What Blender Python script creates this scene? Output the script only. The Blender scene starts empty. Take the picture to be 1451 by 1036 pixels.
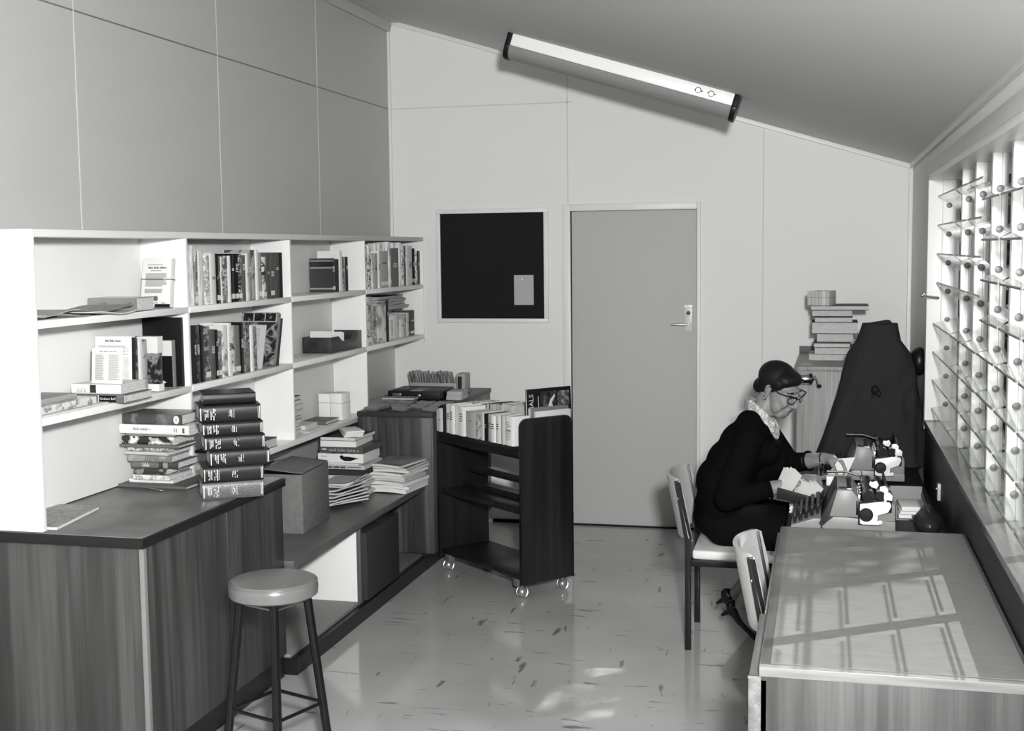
import bpy, bmesh, math, random
import numpy as np
from mathutils import Vector, Matrix, Euler
random.seed(7)
scn = bpy.context.scene
COL = scn.collection
PI = math.pi
# ------------------------------------------------------------------ camera model (metres; back wall Y=0, floor Z=0)
F_PX, CX, CY = 1778.87, 725.5, 518.0
CAM = Vector((1.575, -7.970, 1.808))
PITCH, YAW, ROLL = 0.09231757, 0.24408481, -0.01116188
def cam_rot():
    R0 = Matrix(((1,0,0),(0,0,-1),(0,1,0)))
    cy, sy = math.cos(YAW), math.sin(YAW); Ry = Matrix(((cy,sy,0),(-sy,cy,0),(0,0,1)))
    cp, sp = math.cos(PITCH), math.sin(PITCH); Rp = Matrix(((1,0,0),(0,cp,-sp),(0,sp,cp)))
    cr, sr = math.cos(ROLL), math.sin(ROLL); Rr = Matrix(((cr,-sr,0),(sr,cr,0),(0,0,1)))
    return Rr @ Rp @ R0 @ Ry
RC = cam_rot()
def ray(px, py): return RC.transposed() @ Vector(((px-CX)/F_PX, (py-CY)/F_PX, 1.0))
def onX(px, py, X): d = ray(px,py); return CAM + d*((X-CAM.x)/d.x)
def onY(px, py, Y): d = ray(px,py); return CAM + d*((Y-CAM.y)/d.y)
def onZ(px, py, Z): d = ray(px,py); return CAM + d*((Z-CAM.z)/d.z)
def onPl(px, py, P, N): d = ray(px,py); N = Vector(N); return CAM + d*((Vector(P)-CAM).dot(N)/d.dot(N))
cam = bpy.data.cameras.new('camera'); camo = bpy.data.objects.new('camera', cam); COL.objects.link(camo)
cam.sensor_fit = 'HORIZONTAL'; cam.sensor_width = 36; cam.lens = F_PX/1451*36; cam.clip_start = .05; cam.clip_end = 200
m3 = RC.transposed() @ Matrix(((1,0,0),(0,-1,0),(0,0,-1)))
camo.matrix_world = Matrix.Translation(CAM) @ m3.to_4x4()
scn.camera = camo
# ------------------------------------------------------------------ materials
MATS = {}
def newmat(key):
    m = bpy.data.materials.new(key); m.use_nodes = True
    nt = m.node_tree; nt.nodes.clear()
    o = nt.nodes.new('ShaderNodeOutputMaterial'); b = nt.nodes.new('ShaderNodeBsdfPrincipled')
    nt.links.new(b.outputs[0], o.inputs[0]); MATS[key] = m
    return m, nt, b
def g(v): return (v, v, v*.982, 1)
def spec(b, rough, sp, metal=0):
    b.inputs['Roughness'].default_value = rough; b.inputs['Specular IOR Level'].default_value = sp; b.inputs['Metallic'].default_value = metal
def plain(v, rough=.5, sp=.4, metal=0, bump=0, bscale=300, name=None):
    if v < .07 and not metal: v, sp = round(v*.6,4), round(sp*.5,3)
    key = 'plain_%s_%s_%s_%s_%s' % (v, rough, sp, metal, bump)
    if key in MATS: return MATS[key]
    m, nt, b = newmat(key); b.inputs['Base Color'].default_value = g(v); spec(b, rough, sp, metal)
    if bump:
        n = nt.nodes.new('ShaderNodeTexNoise'); n.inputs['Scale'].default_value = bscale; n.inputs['Detail'].default_value = 3
        tc = nt.nodes.new('ShaderNodeTexCoord'); nt.links.new(tc.outputs['Object'], n.inputs['Vector'])
        bp = nt.nodes.new('ShaderNodeBump'); bp.inputs['Strength'].default_value = bump; bp.inputs['Distance'].default_value = .002
        nt.links.new(n.outputs['Fac'], bp.inputs['Height']); nt.links.new(bp.outputs[0], b.inputs['Normal'])
    return m
def ramp(nt, stops, interp='LINEAR'):
    r = nt.nodes.new('ShaderNodeValToRGB'); cr = r.color_ramp; cr.interpolation = interp
    while len(cr.elements) > 1: cr.elements.remove(cr.elements[-1])
    cr.elements[0].position = stops[0][0]; cr.elements[0].color = g(stops[0][1])
    for p, v in stops[1:]:
        e = cr.elements.new(p); e.color = g(v)
    return r
def noisemat(key, stops, scale=(1,1,1), nscale=5, detail=4, rough=.5, sp=.4, interp='LINEAR', dist=0, rnd=False, rgh=.5, bump=0):
    if key in MATS: return MATS[key]
    m, nt, b = newmat(key); spec(b, rough, sp)
    tc = nt.nodes.new('ShaderNodeTexCoord'); mp = nt.nodes.new('ShaderNodeMapping'); mp.inputs['Scale'].default_value = scale
    n = nt.nodes.new('ShaderNodeTexNoise'); n.inputs['Scale'].default_value = nscale; n.inputs['Detail'].default_value = detail
    n.inputs['Roughness'].default_value = rgh; n.inputs['Distortion'].default_value = dist
    nt.links.new(tc.outputs['Object'], mp.inputs[0]); nt.links.new(mp.outputs[0], n.inputs['Vector'])
    if rnd:
        n.noise_dimensions = '4D'; oi = nt.nodes.new('ShaderNodeObjectInfo'); ma = nt.nodes.new('ShaderNodeMath'); ma.operation = 'MULTIPLY'; ma.inputs[1].default_value = 80
        nt.links.new(oi.outputs['Random'], ma.inputs[0]); nt.links.new(ma.outputs[0], n.inputs['W'])
    r = ramp(nt, stops, interp); nt.links.new(n.outputs['Fac'], r.inputs[0]); nt.links.new(r.outputs[0], b.inputs['Base Color'])
    if bump:
        bp = nt.nodes.new('ShaderNodeBump'); bp.inputs['Strength'].default_value = bump; bp.inputs['Distance'].default_value = .002
        nt.links.new(n.outputs['Fac'], bp.inputs['Height']); nt.links.new(bp.outputs[0], b.inputs['Normal'])
    return m
def bandmat(key, stops, axis=2, period=.22, rough=.35, sp=.5):
    """printed bands across a cover: tones that change along one axis of the thing itself"""
    if key in MATS: return MATS[key]
    m, nt, b = newmat(key); spec(b, rough, sp)
    tc = nt.nodes.new('ShaderNodeTexCoord'); s = nt.nodes.new('ShaderNodeSeparateXYZ'); nt.links.new(tc.outputs['Object'], s.inputs[0])
    ma = nt.nodes.new('ShaderNodeMath'); ma.operation = 'DIVIDE'; ma.inputs[1].default_value = period; nt.links.new(s.outputs[axis], ma.inputs[0])
    r = ramp(nt, stops, 'CONSTANT'); nt.links.new(ma.outputs[0], r.inputs[0]); nt.links.new(r.outputs[0], b.inputs['Base Color'])
    return m
def veneer(key, dark, light, fs=34, rough=.38, axis='Z'):
    """straight grained wood: two noises stretched along the grain"""
    if key in MATS: return MATS[key]
    m, nt, b = newmat(key); spec(b, rough, .4)
    tc = nt.nodes.new('ShaderNodeTexCoord')
    def nz(sc, ns, det):
        mp = nt.nodes.new('ShaderNodeMapping'); mp.inputs['Scale'].default_value = sc; nt.links.new(tc.outputs['Object'], mp.inputs[0])
        n = nt.nodes.new('ShaderNodeTexNoise'); n.inputs['Scale'].default_value = ns; n.inputs['Detail'].default_value = det; n.inputs['Distortion'].default_value = .15
        nt.links.new(mp.outputs[0], n.inputs['Vector']); return n
    long = {'Z':(1,1,.03),'X':(.03,1,1),'Y':(1,.03,1)}[axis]
    a = nz(long, fs, 5); c = nz(long, fs*.28, 2); d = nz((long[0],long[1],long[2]), fs*5, 2)
    mx = nt.nodes.new('ShaderNodeMath'); mx.operation = 'ADD'; nt.links.new(a.outputs['Fac'], mx.inputs[0]); nt.links.new(c.outputs['Fac'], mx.inputs[1])
    m2 = nt.nodes.new('ShaderNodeMath'); m2.operation = 'MULTIPLY_ADD'; m2.inputs[1].default_value = .35; nt.links.new(d.outputs['Fac'], m2.inputs[0]); nt.links.new(mx.outputs[0], m2.inputs[2])
    mr = nt.nodes.new('ShaderNodeMapRange'); mr.inputs[1].default_value = .78; mr.inputs[2].default_value = 1.58; nt.links.new(m2.outputs[0], mr.inputs[0])
    r = ramp(nt, ((0,dark*.55),(.38,dark),(.62,(dark+light)/2),(1,light*1.15))); nt.links.new(mr.outputs[0], r.inputs[0]); nt.links.new(r.outputs[0], b.inputs['Base Color'])
    return m
WHITE = plain(.80,.45,.3); PAPER = noisemat('paper',((.3,.66),(.7,.78)),nscale=60,rough=.8,sp=.1); PAGES = noisemat('page_edges',((.3,.5),(.7,.72)),(40,40,900),nscale=1,detail=2,rough=.8,sp=.1)
PAGEF = noisemat('page_edges_flat',((.3,.45),(.7,.72)),(700,40,40),nscale=1,detail=2,rough=.8,sp=.1)
BLACK = plain(.012,.35,.5); DARK = plain(.03,.4,.4); CHROME = plain(.75,.12,.5,1); STEEL = plain(.5,.3,.5,1)
WHITEPAINT = plain(.82,.4,.35)
def smat(s):
    """cover finish from a short spec: ('p',tone) plain, ('g',tone) shiny film, ('m',a,b) printed picture, ('b',...) bands"""
    k = s[0]
    if k == 'p': return plain(s[1], .55, .3)
    if k == 'g': return plain(s[1], .16, .6)
    if k == 'm':
        sc = s[3] if len(s) > 3 else 26
        return noisemat('print_%s_%s_%s'%(s[1],s[2],sc), ((0,s[1]),(.44,s[1]),(.5,(s[1]+s[2])/2),(.56,s[2]),(.66,s[1])), (1,1,1), sc, 3, .3, .5, 'CONSTANT', 1.0, True)
    if k == 's':
        return noisemat('film_%s_%s'%(s[1],s[2]), ((.3,s[1]),(.62,s[2])), (60,60,9), 1, 3, .14, .7, 'LINEAR', 0, True)
    if k == 'b': return bandmat('band_'+'_'.join('%s-%s'%q for q in s[1]), s[1], 2, s[2] if len(s) > 2 else .22)
    if k == 'v': return noisemat('cloth_%s'%s[1], ((.3,s[1]*.8),(.7,s[1]*1.2)), (1,1,1), 400, 2, .6, .3, 'LINEAR', 0, False, .5, .15)
# ------------------------------------------------------------------ mesh building
class MB:
    def __init__(self): self.v = []; self.f = []; self.M = Matrix()
    def add(self, vs, fs, M=None):
        T = self.M @ M if M is not None else self.M
        o = len(self.v); self.v += [T @ Vector(p) for p in vs]; self.f += [tuple(i+o for i in q) for q in fs]
        return self
    def box(self, x0, x1, y0, y1, z0, z1, M=None):
        return self.add([(x0,y0,z0),(x1,y0,z0),(x1,y1,z0),(x0,y1,z0),(x0,y0,z1),(x1,y0,z1),(x1,y1,z1),(x0,y1,z1)],
            [(0,3,2,1),(4,5,6,7),(0,1,5,4),(1,2,6,5),(2,3,7,6),(3,0,4,7)], M)
    def cbox(self, c, s, M=None):
        return self.box(c[0]-s[0]/2,c[0]+s[0]/2,c[1]-s[1]/2,c[1]+s[1]/2,c[2]-s[2]/2,c[2]+s[2]/2,M)
    def prism(self, poly, h0, h1, axis='z', M=None):
        """extrude an outline; axis z: (x,y), axis y: (x,z), axis x: (y,z)"""
        n = len(poly); f = {'z':lambda p,h:(p[0],p[1],h),'y':lambda p,h:(p[0],h,p[1]),'x':lambda p,h:(h,p[0],p[1])}[axis]
        vs = [f(p,h0) for p in poly]+[f(p,h1) for p in poly]
        fs = [tuple(range(n-1,-1,-1)), tuple(range(n,2*n))]+[(i,(i+1)%n,(i+1)%n+n,i+n) for i in range(n)]
        return self.add(vs, fs, M)
    def tube(self, pts, r, n=12, caps=True, M=None, closed=False):
        pts = [Vector(p) for p in pts]; m = len(pts); rs = r if isinstance(r,(list,tuple)) else [r]*m
        vs = []; up = None
        for i, p in enumerate(pts):
            a = pts[i-1] if (i > 0 or closed) else p; b = pts[(i+1) % m] if (i < m-1 or closed) else p
            t = (b-a).normalized()
            if up is None:
                up = Vector((0,0,1)) if abs(t.z) < .9 else Vector((1,0,0))
            s = t.cross(up).normalized(); up = s.cross(t).normalized()
            for k in range(n):
                q = 2*PI*k/n; vs.append(p + (s*math.cos(q)+up*math.sin(q))*rs[i])
        fs = []
        for i in range(m if closed else m-1):
            j = (i+1) % m
            for k in range(n): fs.append((i*n+k, i*n+(k+1)%n, j*n+(k+1)%n, j*n+k))
        if caps and not closed: fs += [tuple(range(n-1,-1,-1)), tuple((m-1)*n+k for k in range(n))]
        return self.add(vs, fs, M)
    def lathe(self, prof, n=24, M=None):
        vs = []; fs = []; m = len(prof)
        for r, z in prof:
            for k in range(n): vs.append((r*math.cos(2*PI*k/n), r*math.sin(2*PI*k/n), z))
        for i in range(m-1):
            for k in range(n): fs.append((i*n+k, i*n+(k+1)%n, (i+1)*n+(k+1)%n, (i+1)*n+k))
        fs += [tuple(range(n-1,-1,-1)), tuple((m-1)*n+k for k in range(n))]
        return self.add(vs, fs, M)
    def ball(self, c, r, n=16, M=None, rot=None):
        r = (r,r,r) if not isinstance(r,(tuple,list)) else r; vs = []; fs = []; m = n//2
        T = Matrix.Translation(Vector(c)) @ (rot.to_4x4() if rot is not None else Matrix()) @ Matrix.Diagonal((r[0],r[1],r[2],1))
        if M is not None: T = M @ T
        vs.append((0,0,-1))
        for i in range(1,m):
            a = -PI/2+PI*i/m
            for k in range(n): vs.append((math.cos(a)*math.cos(2*PI*k/n), math.cos(a)*math.sin(2*PI*k/n), math.sin(a)))
        vs.append((0,0,1)); L = len(vs)-1
        for k in range(n): fs.append((0,1+(k+1)%n,1+k)); fs.append((L,L-n+k,L-n+(k+1)%n))
        for i in range(m-2):
            for k in range(n): fs.append((1+i*n+k,1+i*n+(k+1)%n,1+(i+1)*n+(k+1)%n,1+(i+1)*n+k))
        return self.add(vs, fs, T)
    def cap(self, a, b, ra, rb, n=14):
        """tapered limb with round ends"""
        a, b = Vector(a), Vector(b); d = b-a
        for t in (0,1): self.ball(a if t == 0 else b, ra if t == 0 else rb, n)
        return self.tube([a+d*.001,a+d*.34,a+d*.67,a+d*.999], [ra,ra+(rb-ra)*.34,ra+(rb-ra)*.67,rb], n)
    def build(self, name, mat, parent=None, bevel=0, smooth=35, seg=2, loc=None):
        me = bpy.data.meshes.new(name); me.from_pydata([tuple(p) for p in self.v], [], self.f); me.validate()
        bm = bmesh.new(); bm.from_mesh(me); bmesh.ops.recalc_face_normals(bm, faces=bm.faces)
        if bevel:
            es = [e for e in bm.edges if len(e.link_faces) == 2 and e.calc_face_angle(0) > .6]
            bmesh.ops.bevel(bm, geom=es, offset=bevel, segments=seg, profile=.5, affect='EDGES', clamp_overlap=True)
        bm.to_mesh(me); bm.free()
        me.materials.append(mat)
        if smooth:
            for p in me.polygons: p.use_smooth = True
            me.set_sharp_from_angle(angle=math.radians(smooth))
        o = bpy.data.objects.new(name, me); COL.objects.link(o)
        if parent is not None: o.parent = parent
        return o
def tag(o, label=None, cat=None, group=None, kind=None):
    if label: o['label'] = label
    if cat: o['category'] = cat
    if group: o['group'] = group
    if kind: o['kind'] = kind
    return o
def thing(name, label, cat, M=None, group=None):
    o = bpy.data.objects.new(name, None); COL.objects.link(o); o.empty_display_size = .05
    if M is not None: o.matrix_world = M
    return tag(o, label, cat, group)
def struct(o): o['kind'] = 'structure'; return o
def remeshed(mb, name, mat, parent, vox=.004, sm=4, smf=.5):
    """weld overlapping solids into one continuous skin"""
    o = mb.build(name, mat, None, 0, 0)
    r = o.modifiers.new('r','REMESH'); r.mode = 'VOXEL'; r.voxel_size = vox; r.use_smooth_shade = True
    if sm: s = o.modifiers.new('s','SMOOTH'); s.iterations = sm; s.factor = smf
    dg = bpy.context.evaluated_depsgraph_get(); me = bpy.data.meshes.new_from_object(o.evaluated_get(dg)); old = o.data
    o.modifiers.clear(); o.data = me; bpy.data.meshes.remove(old); me.name = name
    if not me.materials: me.materials.append(mat)
    for p in me.polygons: p.use_smooth = True
    if parent is not None: o.parent = parent
    return o
def text(s, size, mat, parent, M, name='lettering', ex=.0003, align='CENTER', sx=1):
    c = bpy.data.curves.new(name,'FONT'); c.body = s; c.size = size; c.extrude = ex; c.align_x = align; c.align_y = 'CENTER'; c.resolution_u = 2
    o = bpy.data.objects.new(name, c); COL.objects.link(o)
    dg = bpy.context.evaluated_depsgraph_get(); me = bpy.data.meshes.new_from_object(o.evaluated_get(dg))
    bpy.data.objects.remove(o); bpy.data.curves.remove(c)
    me.transform(Matrix.Diagonal((sx,1,1,1))); me.materials.clear(); me.materials.append(mat)
    o = bpy.data.objects.new(name, me); COL.objects.link(o); o.parent = parent; o.matrix_local = M
    return o
def frame(ox, xd, yd):
    """matrix whose x and y axes are the given directions"""
    x = Vector(xd).normalized(); z = x.cross(Vector(yd)).normalized(); y = z.cross(x)
    M = Matrix((x,y,z)).transposed().to_4x4(); M.translation = Vector(ox); return M
ORD = ['first','second','third','fourth','fifth','sixth','seventh','eighth','ninth','tenth','eleventh','twelfth','thirteenth','fourteenth','fifteenth','sixteenth','seventeenth','eighteenth','nineteenth','twentieth','twenty-first','twenty-second','twenty-third','twenty-fourth']
# ================================================================== THE ROOM
XL, XR, YN = -1.229, 2.086, -12.5
def ceil_z(x): return 2.9374 - .3116*x
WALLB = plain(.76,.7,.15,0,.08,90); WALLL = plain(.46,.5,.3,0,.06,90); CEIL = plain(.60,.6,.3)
JOINT = plain(.5,.5,.3)
def floor_mat():
    m, nt, b = newmat('vinyl_tiles'); spec(b, .10, .55)
    tc = nt.nodes.new('ShaderNodeTexCoord')
    ck = nt.nodes.new('ShaderNodeTexChecker'); ck.inputs['Scale'].default_value = 1/.3048; nt.links.new(tc.outputs['Object'], ck.inputs['Vector'])
    def st(sc, th, seed):
        mp = nt.nodes.new('ShaderNodeMapping'); mp.inputs['Scale'].default_value = sc; mp.inputs['Location'].default_value = (seed,seed*2,0); nt.links.new(tc.outputs['Object'], mp.inputs[0])
        n = nt.nodes.new('ShaderNodeTexNoise'); n.inputs['Scale'].default_value = 1; n.inputs['Detail'].default_value = 5; n.inputs['Distortion'].default_value = .4; nt.links.new(mp.outputs[0], n.inputs['Vector'])
        r = ramp(nt, ((0,0),(th,0),(th+.05,1))); nt.links.new(n.outputs['Fac'], r.inputs[0]); return r
    a = st((4,24,1),.63,3.1); c = st((24,4,1),.63,7.7)
    mx = nt.nodes.new('ShaderNodeMix'); mx.data_type = 'RGBA'; nt.links.new(ck.outputs['Fac'], mx.inputs[0]); nt.links.new(a.outputs[0], mx.inputs[6]); nt.links.new(c.outputs[0], mx.inputs[7])
    n2 = nt.nodes.new('ShaderNodeTexNoise'); n2.inputs['Scale'].default_value = 1.6; nt.links.new(tc.outputs['Object'], n2.inputs['Vector'])
    r2 = ramp(nt, ((.3,.40),(.7,.50))); nt.links.new(n2.outputs['Fac'], r2.inputs[0])
    m3_ = nt.nodes.new('ShaderNodeMix'); m3_.data_type = 'RGBA'; nt.links.new(mx.outputs[2], m3_.inputs[0]); nt.links.new(r2.outputs[0], m3_.inputs[6]); m3_.inputs[7].default_value = g(.2)
    nt.links.new(m3_.outputs[2], b.inputs['Base Color'])
    br = nt.nodes.new('ShaderNodeTexBrick'); br.offset = 0; br.inputs['Scale'].default_value = 1; br.inputs['Brick Width'].default_value = .3048; br.inputs['Row Height'].default_value = .3048; br.inputs['Mortar Size'].default_value = .0012
    br.inputs['Mortar Smooth'].default_value = .3
    nt.links.new(tc.outputs['Object'], br.inputs['Vector'])
    bp = nt.nodes.new('ShaderNodeBump'); bp.inputs['Strength'].default_value = .25; bp.inputs['Distance'].default_value = .001; bp.invert = True
    nt.links.new(br.outputs['Fac'], bp.inputs['Height'])
    n3 = nt.nodes.new('ShaderNodeTexNoise'); n3.inputs['Scale'].default_value = 3.5; n3.inputs['Detail'].default_value = 2; nt.links.new(tc.outputs['Object'], n3.inputs['Vector'])
    bp2 = nt.nodes.new('ShaderNodeBump'); bp2.inputs['Strength'].default_value = .06; bp2.inputs['Distance'].default_value = .01
    nt.links.new(n3.outputs['Fac'], bp2.inputs['Height']); nt.links.new(bp.outputs[0], bp2.inputs['Normal']); nt.links.new(bp2.outputs[0], b.inputs['Normal'])
    return m
struct(MB().box(XL-.1,XR+.25,YN,.12,-.1,0).build('floor', floor_mat()))
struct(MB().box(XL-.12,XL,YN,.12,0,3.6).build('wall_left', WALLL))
# back wall, with a sloping top that meets the ceiling, in one piece round the doorway
def backpoly(x0,x1): return [(x0,0),(x1,0),(x1,ceil_z(x1)+.02),(x0,ceil_z(x0)+.02)]
DX0, DX1, DZ = -.012, .797, 2.047
w = MB(); w.prism(backpoly(XL-.1,DX0),0,.12,'y'); w.prism(backpoly(DX1,XR+.2),0,.12,'y'); w.prism([(DX0,DZ),(DX1,DZ),(DX1,ceil_z(DX1)+.02),(DX0,ceil_z(DX0)+.02)],0,.12,'y')
struct(w.build('wall_back', WALLB, smooth=0))
struct(MB().box(XL-.1,XR+.25,YN-.1,YN,0,3.7).build('wall_front', plain(.25,.6,.3)))
struct(MB().prism([(XL-.1,ceil_z(XL-.1)),(XR+.4,ceil_z(XR+.4)),(XR+.4,ceil_z(XR+.4)+.1),(XL-.1,ceil_z(XL-.1)+.1)],YN,.12,'y').build('ceiling', CEIL, smooth=0))
# right wall with the long louvre window opening
WY0, WY1, WZ0, WZ1, WX = -1.335, -7.6, .925, 2.155, 2.175
rw = MB(); rw.box(XR,XR+.14,YN,.1,0,WZ0-.03); rw.box(XR,XR+.14,YN,.1,WZ1,2.4); rw.box(XR,XR+.14,WY0,.1,WZ0-.03,WZ1); rw.box(XR,XR+.14,YN,WY1,WZ0-.03,WZ1)
struct(rw.build('wall_right', WALLB, smooth=0))
# strips over the sheet joints
tb = MB()
for x in (-.028,1.204): tb.box(x-.004,x+.004,-.0015,0,2.09 if x<1 else .05,ceil_z(x)-.01)
tb.box(-.0,1,0,0,0,0) if False else None
tb.box(XL+.012,-.0,-.0015,0,2.734,2.741)
struct(tb.build('trim_1', plain(.6,.5,.3)))
tl = MB()
for y in (-1.21,-2.422,-3.604,-4.82,-6.04): tl.box(XL,XL+.002,y-.0035,y+.0035,1.9,3.3)
struct(tl.build('trim_2', plain(.55,.4,.4)))
struct(MB().box(XL,XL+.0015,-7,-.01,2.735,2.741).build('trim_3', plain(.16,.5,.3)))
# cover mouldings: room corners and along the ceiling
WT = plain(.74,.4,.4)
struct(MB().box(XL,XL+.02,-.02,0,1.9,ceil_z(XL)-.03).build('trim_4', WT, bevel=.004))
cm = MB(); a = XL+.01; cm.prism([(a,ceil_z(a)-.03),(XR,ceil_z(XR)-.03),(XR,ceil_z(XR)),(a,ceil_z(a))],-.022,0,'y'); struct(cm.build('trim_5', WT, bevel=.004))
z = ceil_z(XL)
struct(MB().prism([(XL,z-.085),(XL+.02,z-.085),(XL+.035,z-.03),(XL+.085,z-.03),(XL+.085,z+.0),(XL,z+.0)],YN,-.0,'y').build('trim_6', plain(.5,.45,.4), bevel=.004))
z = ceil_z(XR)
struct(MB().prism([(XR-.022,z-.02),(XR,z-.02),(XR,z+.01),(XR-.022,z+.012)],YN,-.0,'y').build('trim_7', WT, bevel=.004))
struct(MB().box(XR-.025,XR,-.025,-.0,0,ceil_z(XR)-.03).build('trim_8', WT, bevel=.004))
struct(MB().box(.86,XR-.03,-.012,0,0,.022).box(-.06,-.066,-.012,0,0,.022).build('baseboard_back', BLACK)) if False else None
struct(MB().box(-.55,DX0-.05,-.014,0,0,.022).box(DX1+.05,XR-.03,-.014,0,0,.022).build('baseboard_back', BLACK))
# door and its frame
fr = MB(); fr.box(DX0-.052,DX0,-.02,.06,0,DZ+.045); fr.box(DX1,DX1+.022,-.02,.06,0,DZ+.045); fr.box(DX0,DX1,-.02,.06,DZ,DZ+.045)
struct(fr.build('door_frame', WT, bevel=.003)).name = 'trim_9'
dr = thing('door_1', None, None, Matrix.Translation((0,0,0))); dr['kind'] = 'structure'
MB().box(DX0+.004,DX1-.004,.012,.05,.006,DZ-.004).build('door_leaf', plain(.48,.7,.12,0,.05,120), dr, .002)
MB().box(DX0+.004,DX1-.004,.004,.03,0,.012).build('threshold', BLACK, dr)
MB().box(.719,.768,.002,.012,1.278,1.446).build('lock_plate', plain(.62,.35,.5), dr, .002)
MB().box(.717,.770,-.004,.012,1.428,1.446).build('lock_cover', plain(.9,.25,.6), dr, .003)
MB().lathe([(.014,0),(.014,.012),(.009,.016)],20,Matrix.Translation((.744,.002,1.395)) @ Matrix.Rotation(PI/2,4,'X')).build('lock_cylinder', CHROME, dr)
h = MB(); h.tube([(.744,.0,1.326),(.744,-.04,1.326)],.009,12); h.tube([(.744,-.04,1.326),(.72,-.046,1.325),(.642,-.046,1.324)],.0065,12); h.build('door_handle', STEEL, dr)
# ------------------------------------------------------------------ window: reveal, sill, channels, glass louvre blades
wn = thing('window_1', None, None, Matrix.Translation((0,0,0))); wn['kind'] = 'structure'
jb = MB(); jb.box(XR-.012,XR+.13,WY0-.028,WY0,WZ0,WZ1); jb.box(XR-.012,XR+.13,WY1,WY0,WZ1-.028,WZ1); jb.box(XR-.012,XR+.13,WY1,WY1+.028,WZ0,WZ1)
jb.build('window_frame', WHITEPAINT, wn, .002)
ar = MB(); ar.box(XR-.012,XR,WY1-.05,WY0+.055,WZ1,WZ1+.06); ar.box(XR-.012,XR,WY0,WY0+.055,WZ0-.05,WZ1); ar.build('architrave', plain(.6,.45,.4), wn, .002)
MB().box(XR-.012,XR+.24,WY1,WY0,WZ0-.03,WZ0).build('window_sill', noisemat('sill_wood',((.3,.13),(.7,.19)),(3,.4,3),8,3,.18,.5), wn, .004)
MB().box(XR-.008,XR,WY1,WY0-.0,0.0,WZ0-.0305).build('under_sill_shade', plain(.03,.5,.4), wn, .002)  # dark sheet added over the wall: the shade below the sill as colour
GLASS, nt, b = newmat('louvre_glass'); nt.nodes.remove(b)
tr = nt.nodes.new('ShaderNodeBsdfTransparent'); tr.inputs[0].default_value = (.93,.94,.93,1); gl = nt.nodes.new('ShaderNodeBsdfGlossy'); gl.inputs['Roughness'].default_value = .02
fz = nt.nodes.new('ShaderNodeFresnel'); fz.inputs[0].default_value = 1.5; mx = nt.nodes.new('ShaderNodeMixShader')
geo = nt.nodes.new('ShaderNodeNewGeometry'); mb_ = nt.nodes.new('ShaderNodeMath'); mb_.operation = 'SUBTRACT'; mb_.inputs[0].default_value = 1; nt.links.new(geo.outputs['Backfacing'], mb_.inputs[1]); mc_ = nt.nodes.new('ShaderNodeMath'); mc_.operation = 'MULTIPLY'; nt.links.new(mb_.outputs[0], mc_.inputs[0]); nt.links.new(fz.outputs[0], mc_.inputs[1]); nt.links.new(mc_.outputs[0], mx.inputs[0]); nt.links.new(tr.outputs[0], mx.inputs[1]); nt.links.new(gl.outputs[0], mx.inputs[2]); nt.links.new(mx.outputs[0], nt.nodes['Material Output'].inputs[0])
CHAN = plain(.85,.3,.5)
GEDGE = plain(.10,.3,.5)
pitch = .1415; nb = 8; zb0 = WZ0+.085
mull = [-1.375,-2.22,-2.72,-3.22,-3.72,-4.22,-5.2,-6.2]
for k, y in enumerate(mull):
    c = MB()
    if k == 0: c.box(WX-.035,WX+.03,y-.012,y+.012,WZ0,WZ1-.028)
    else:
        c.box(WX-.030,WX-.005,y-.03,y+.012,WZ0,WZ1-.028); c.box(WX+.002,WX+.022,y-.03,y+.012,WZ0,WZ1-.028)
        c.box(WX-.0049,WX+.0019,y-.018,y+.01,WZ0,WZ1-.028)
    c.build('louvre_channel', CHAN, wn, .0015)
    q = MB()
    for i in range(nb):
        zz = zb0+i*pitch
        q.lathe([(.014,0),(.014,.005),(.006,.007)],14,Matrix.Translation((WX-.004,y-.03 if k else y-.012,zz)) @ Matrix.Rotation(PI/2,4,'X'))
    q.build('pivot_clip', plain(.16,.4,.4), wn)
for k in range(len(mull)-1):
    y0, y1 = mull[k]-.034, mull[k+1]+.016
    for i in range(nb):
        up = i >= 4
        ang = [38,38,38,-30,-30,-30,-30][k] if up else [-14,-14,-14,-12,-12,-12,-12][k]
        zz = zb0+i*pitch
        M = Matrix.Translation((WX,0,zz)) @ Matrix.Rotation(math.radians(ang),4,'Y')
        bl = MB().box(-.070,.070,y1,y0,-.003,.003,M).build('louvre_blade', GLASS, wn, 0, 0)
        MB().box(.0701,.075,y1,y0,-.003,.003,M).build('ground_edge', GEDGE, bl, 0, 0); MB().box(-.075,-.0701,y1,y0,-.003,.003,M).build('ground_edge', GEDGE, bl, 0, 0)
lv = MB(); lv.tube([(WX-.05,-1.43,1.545),(WX-.13,-1.5,1.56)],.006,8); lv.ball((WX-.13,-1.5,1.56),.011); lv.build('louvre_lever', STEEL, wn)
MB().box(WX+.075,WX+.082,WY1,WY0,1.545,1.56).build('stay_bar', CHAN, wn)
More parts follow.
